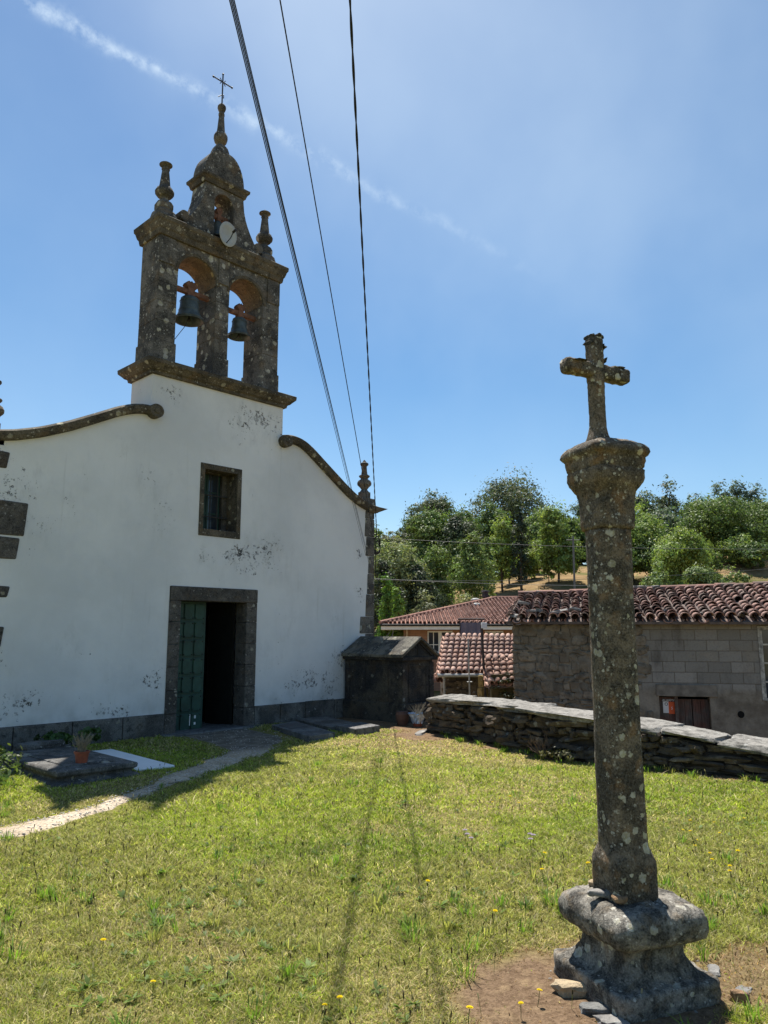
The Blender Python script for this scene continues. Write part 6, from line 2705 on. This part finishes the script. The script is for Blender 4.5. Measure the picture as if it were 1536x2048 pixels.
for i, (k, lab, px, by, ty, hw, dep) in enumerate(TREES):
    nm = {'gum': 'gum_tree', 'oak': 'broadleaf_tree', 'lime': 'broadleaf_tree', 'chestnut': 'chestnut_tree', 'cone': 'slender_tree', 'dark': 'dark_tree', 'fresh': 'conifer', 'grey': 'bush', 'pale': 'bush', 'bush': 'bush', 'blue': 'skyline_tree'}[k]
    cat = 'bush' if nm == 'bush' else 'tree'
    grp = G1 if cat == 'tree' else 'bushes on the hill'
    if lab is None:
        nm, lab, grp = 'hilltop_tree', 'one of the dim trees packed in a row along the hilltop behind the others', 'dim trees along the hilltop'
    elif lab == 1:
        nm, lab, grp = 'slope_tree', 'one of the leafy low trees high on the slope right of the cross', 'leafy low trees high on the right slope'
    elif lab == 3:
        nm, lab, grp = 'slope_tree', 'one of the mid green trees standing on the slope above the barn roof', 'mid green trees above the barn roof'
    elif lab == 2:
        nm, lab, grp = 'slope_tree', 'one of the half hidden trees behind the slim pale trees left of the cross', 'half hidden trees behind the slim pale ones'
    elif lab == 0:
        nm, lab, grp = 'shaded_tree', 'one of the dark shaded trees low down behind the chestnut', 'shaded trees behind the chestnut'
    tree(k, nm, lab, cat, px, by, ty, hw, dep, grp, seed=i)

# ------------------------------------------------------------------ wires and cables


def span(a, b, sag, n=24):
    a, b = np.asarray(a, float), np.asarray(b, float)
    return [tuple(a * (1 - t) + b * t - np.array([0, 0, sag * 4 * t * (1 - t)])) for t in np.linspace(0, 1, n)]


def cable(label, p, q, r, sag, name='overhead_cable', mat=M_CABLE, cat='cable', group='overhead cables to the chapel corner', twist=False):
    q = np.asarray(q, float)
    p = np.asarray(p, float)
    e = p + (q - p) * 2.3
    P = span(p, e, sag, 60)
    m = MB()
    if twist:
        for ph in (0, math.pi):
            Q = []
            for t in np.linspace(0, 1, 420):
                k = t * 59
                i = min(58, int(k))
                c = np.array(P[i]) * (1 - (k - i)) + np.array(P[i + 1]) * (k - i)
                a = t * 260 + ph
                Q.append(c + np.array([math.cos(a), -math.sin(a), math.sin(a * 1.0)]) * r * .42)
            m.tube(Q, r * .62, 5)
    else:
        m.tube(P, r, 7)
    o = m.build(name, mat)
    return tag(o, label, cat, group)


cable('thick twisted black cable running from the chapel corner overhead, rightmost of the cables', (11.0, YF - .05, 3.66), at(700, 0, 4.5), .0105, .0, twist=True)
cable('thin single wire from the chapel corner passing between the cable bundle and the thick cable', (10.98, YF - .03, 3.36), at(560, 0, 5.2), .006, .0)
BUN = [((10.70, YF - .03, 3.16), (459, 0)), ((10.79, YF - .03, 3.02), (462, 0)), ((10.87, YF - .03, 2.86), (465, 0)), ((10.93, YF - .03, 2.68), (468, 0))]
for (p, q), lab in zip(BUN, ('leftmost wire of the bundle of four fixed to the chapel front', 'second wire from the left in the bundle of four', 'third wire from the left in the bundle of four', 'rightmost wire of the bundle of four fixed to the chapel front')):
    cable(lab, p, at(*q, 2.6), .0027, .0, name='bundle_wire')
m = MB()
for k in range(5):
    c = (11.06 + .01 * k, YF + .02 * k, 3.42 - .02 * k)
    m.tube([(c[0] + (.10 + .01 * k) * math.cos(TAU * i / 20), c[1], c[2] + (.17 - .012 * k) * math.sin(TAU * i / 20)) for i in range(21)], .009, 5)
m.tube([(11.0, YF - .04, 3.68), (11.0, YF - .03, 3.5), (10.985, YF - .03, 3.2), (10.985, YF - .03, 2.75)], .009, 5)
tag(m.build('cable_coil', M_CABLE), 'spare coil of black cable hung on the corner of the chapel', 'cable coil')
for lab, p, q, s in (('upper thin wire crossing in front of the hillside trees', at(700, 1072, 48), at(1600, 1098, 44), .25),
                     ('middle wire running low across the hillside towards the pole', at(700, 1158, 42), at(1600, 1132, 46), .4),
                     ('lowest wire running across just over the barn ridge', at(700, 1154, 42), at(1600, 1166, 40), .3)):
    m = MB()
    m.tube(span(p, q, s, 40), .012, 5)
    tag(m.build('hillside_wire', M_WIRE), lab, 'wire', 'wires across the hillside')
t = thing('utility_pole', 'thin grey utility pole on the hillside, half behind the wayside cross shaft', 'pole', at(1149, 1195, 55))
a = at(1149, 1195, 55)
m = MB()
m.tube([(a[0], a[1], float(terrain_z(a[0], a[1])) - .2), at(1146, 1072, 55)], .09, 8, .07)
m.build('shaft', M_WIRE, t)
b = at(1146, 1080, 55)
m = MB()
m.tube([b - np.append(RH * .5, 0), b + np.append(RH * .5, 0)], .03, 6)
m.build('crossarm', M_WIRE, t)

build_grass()
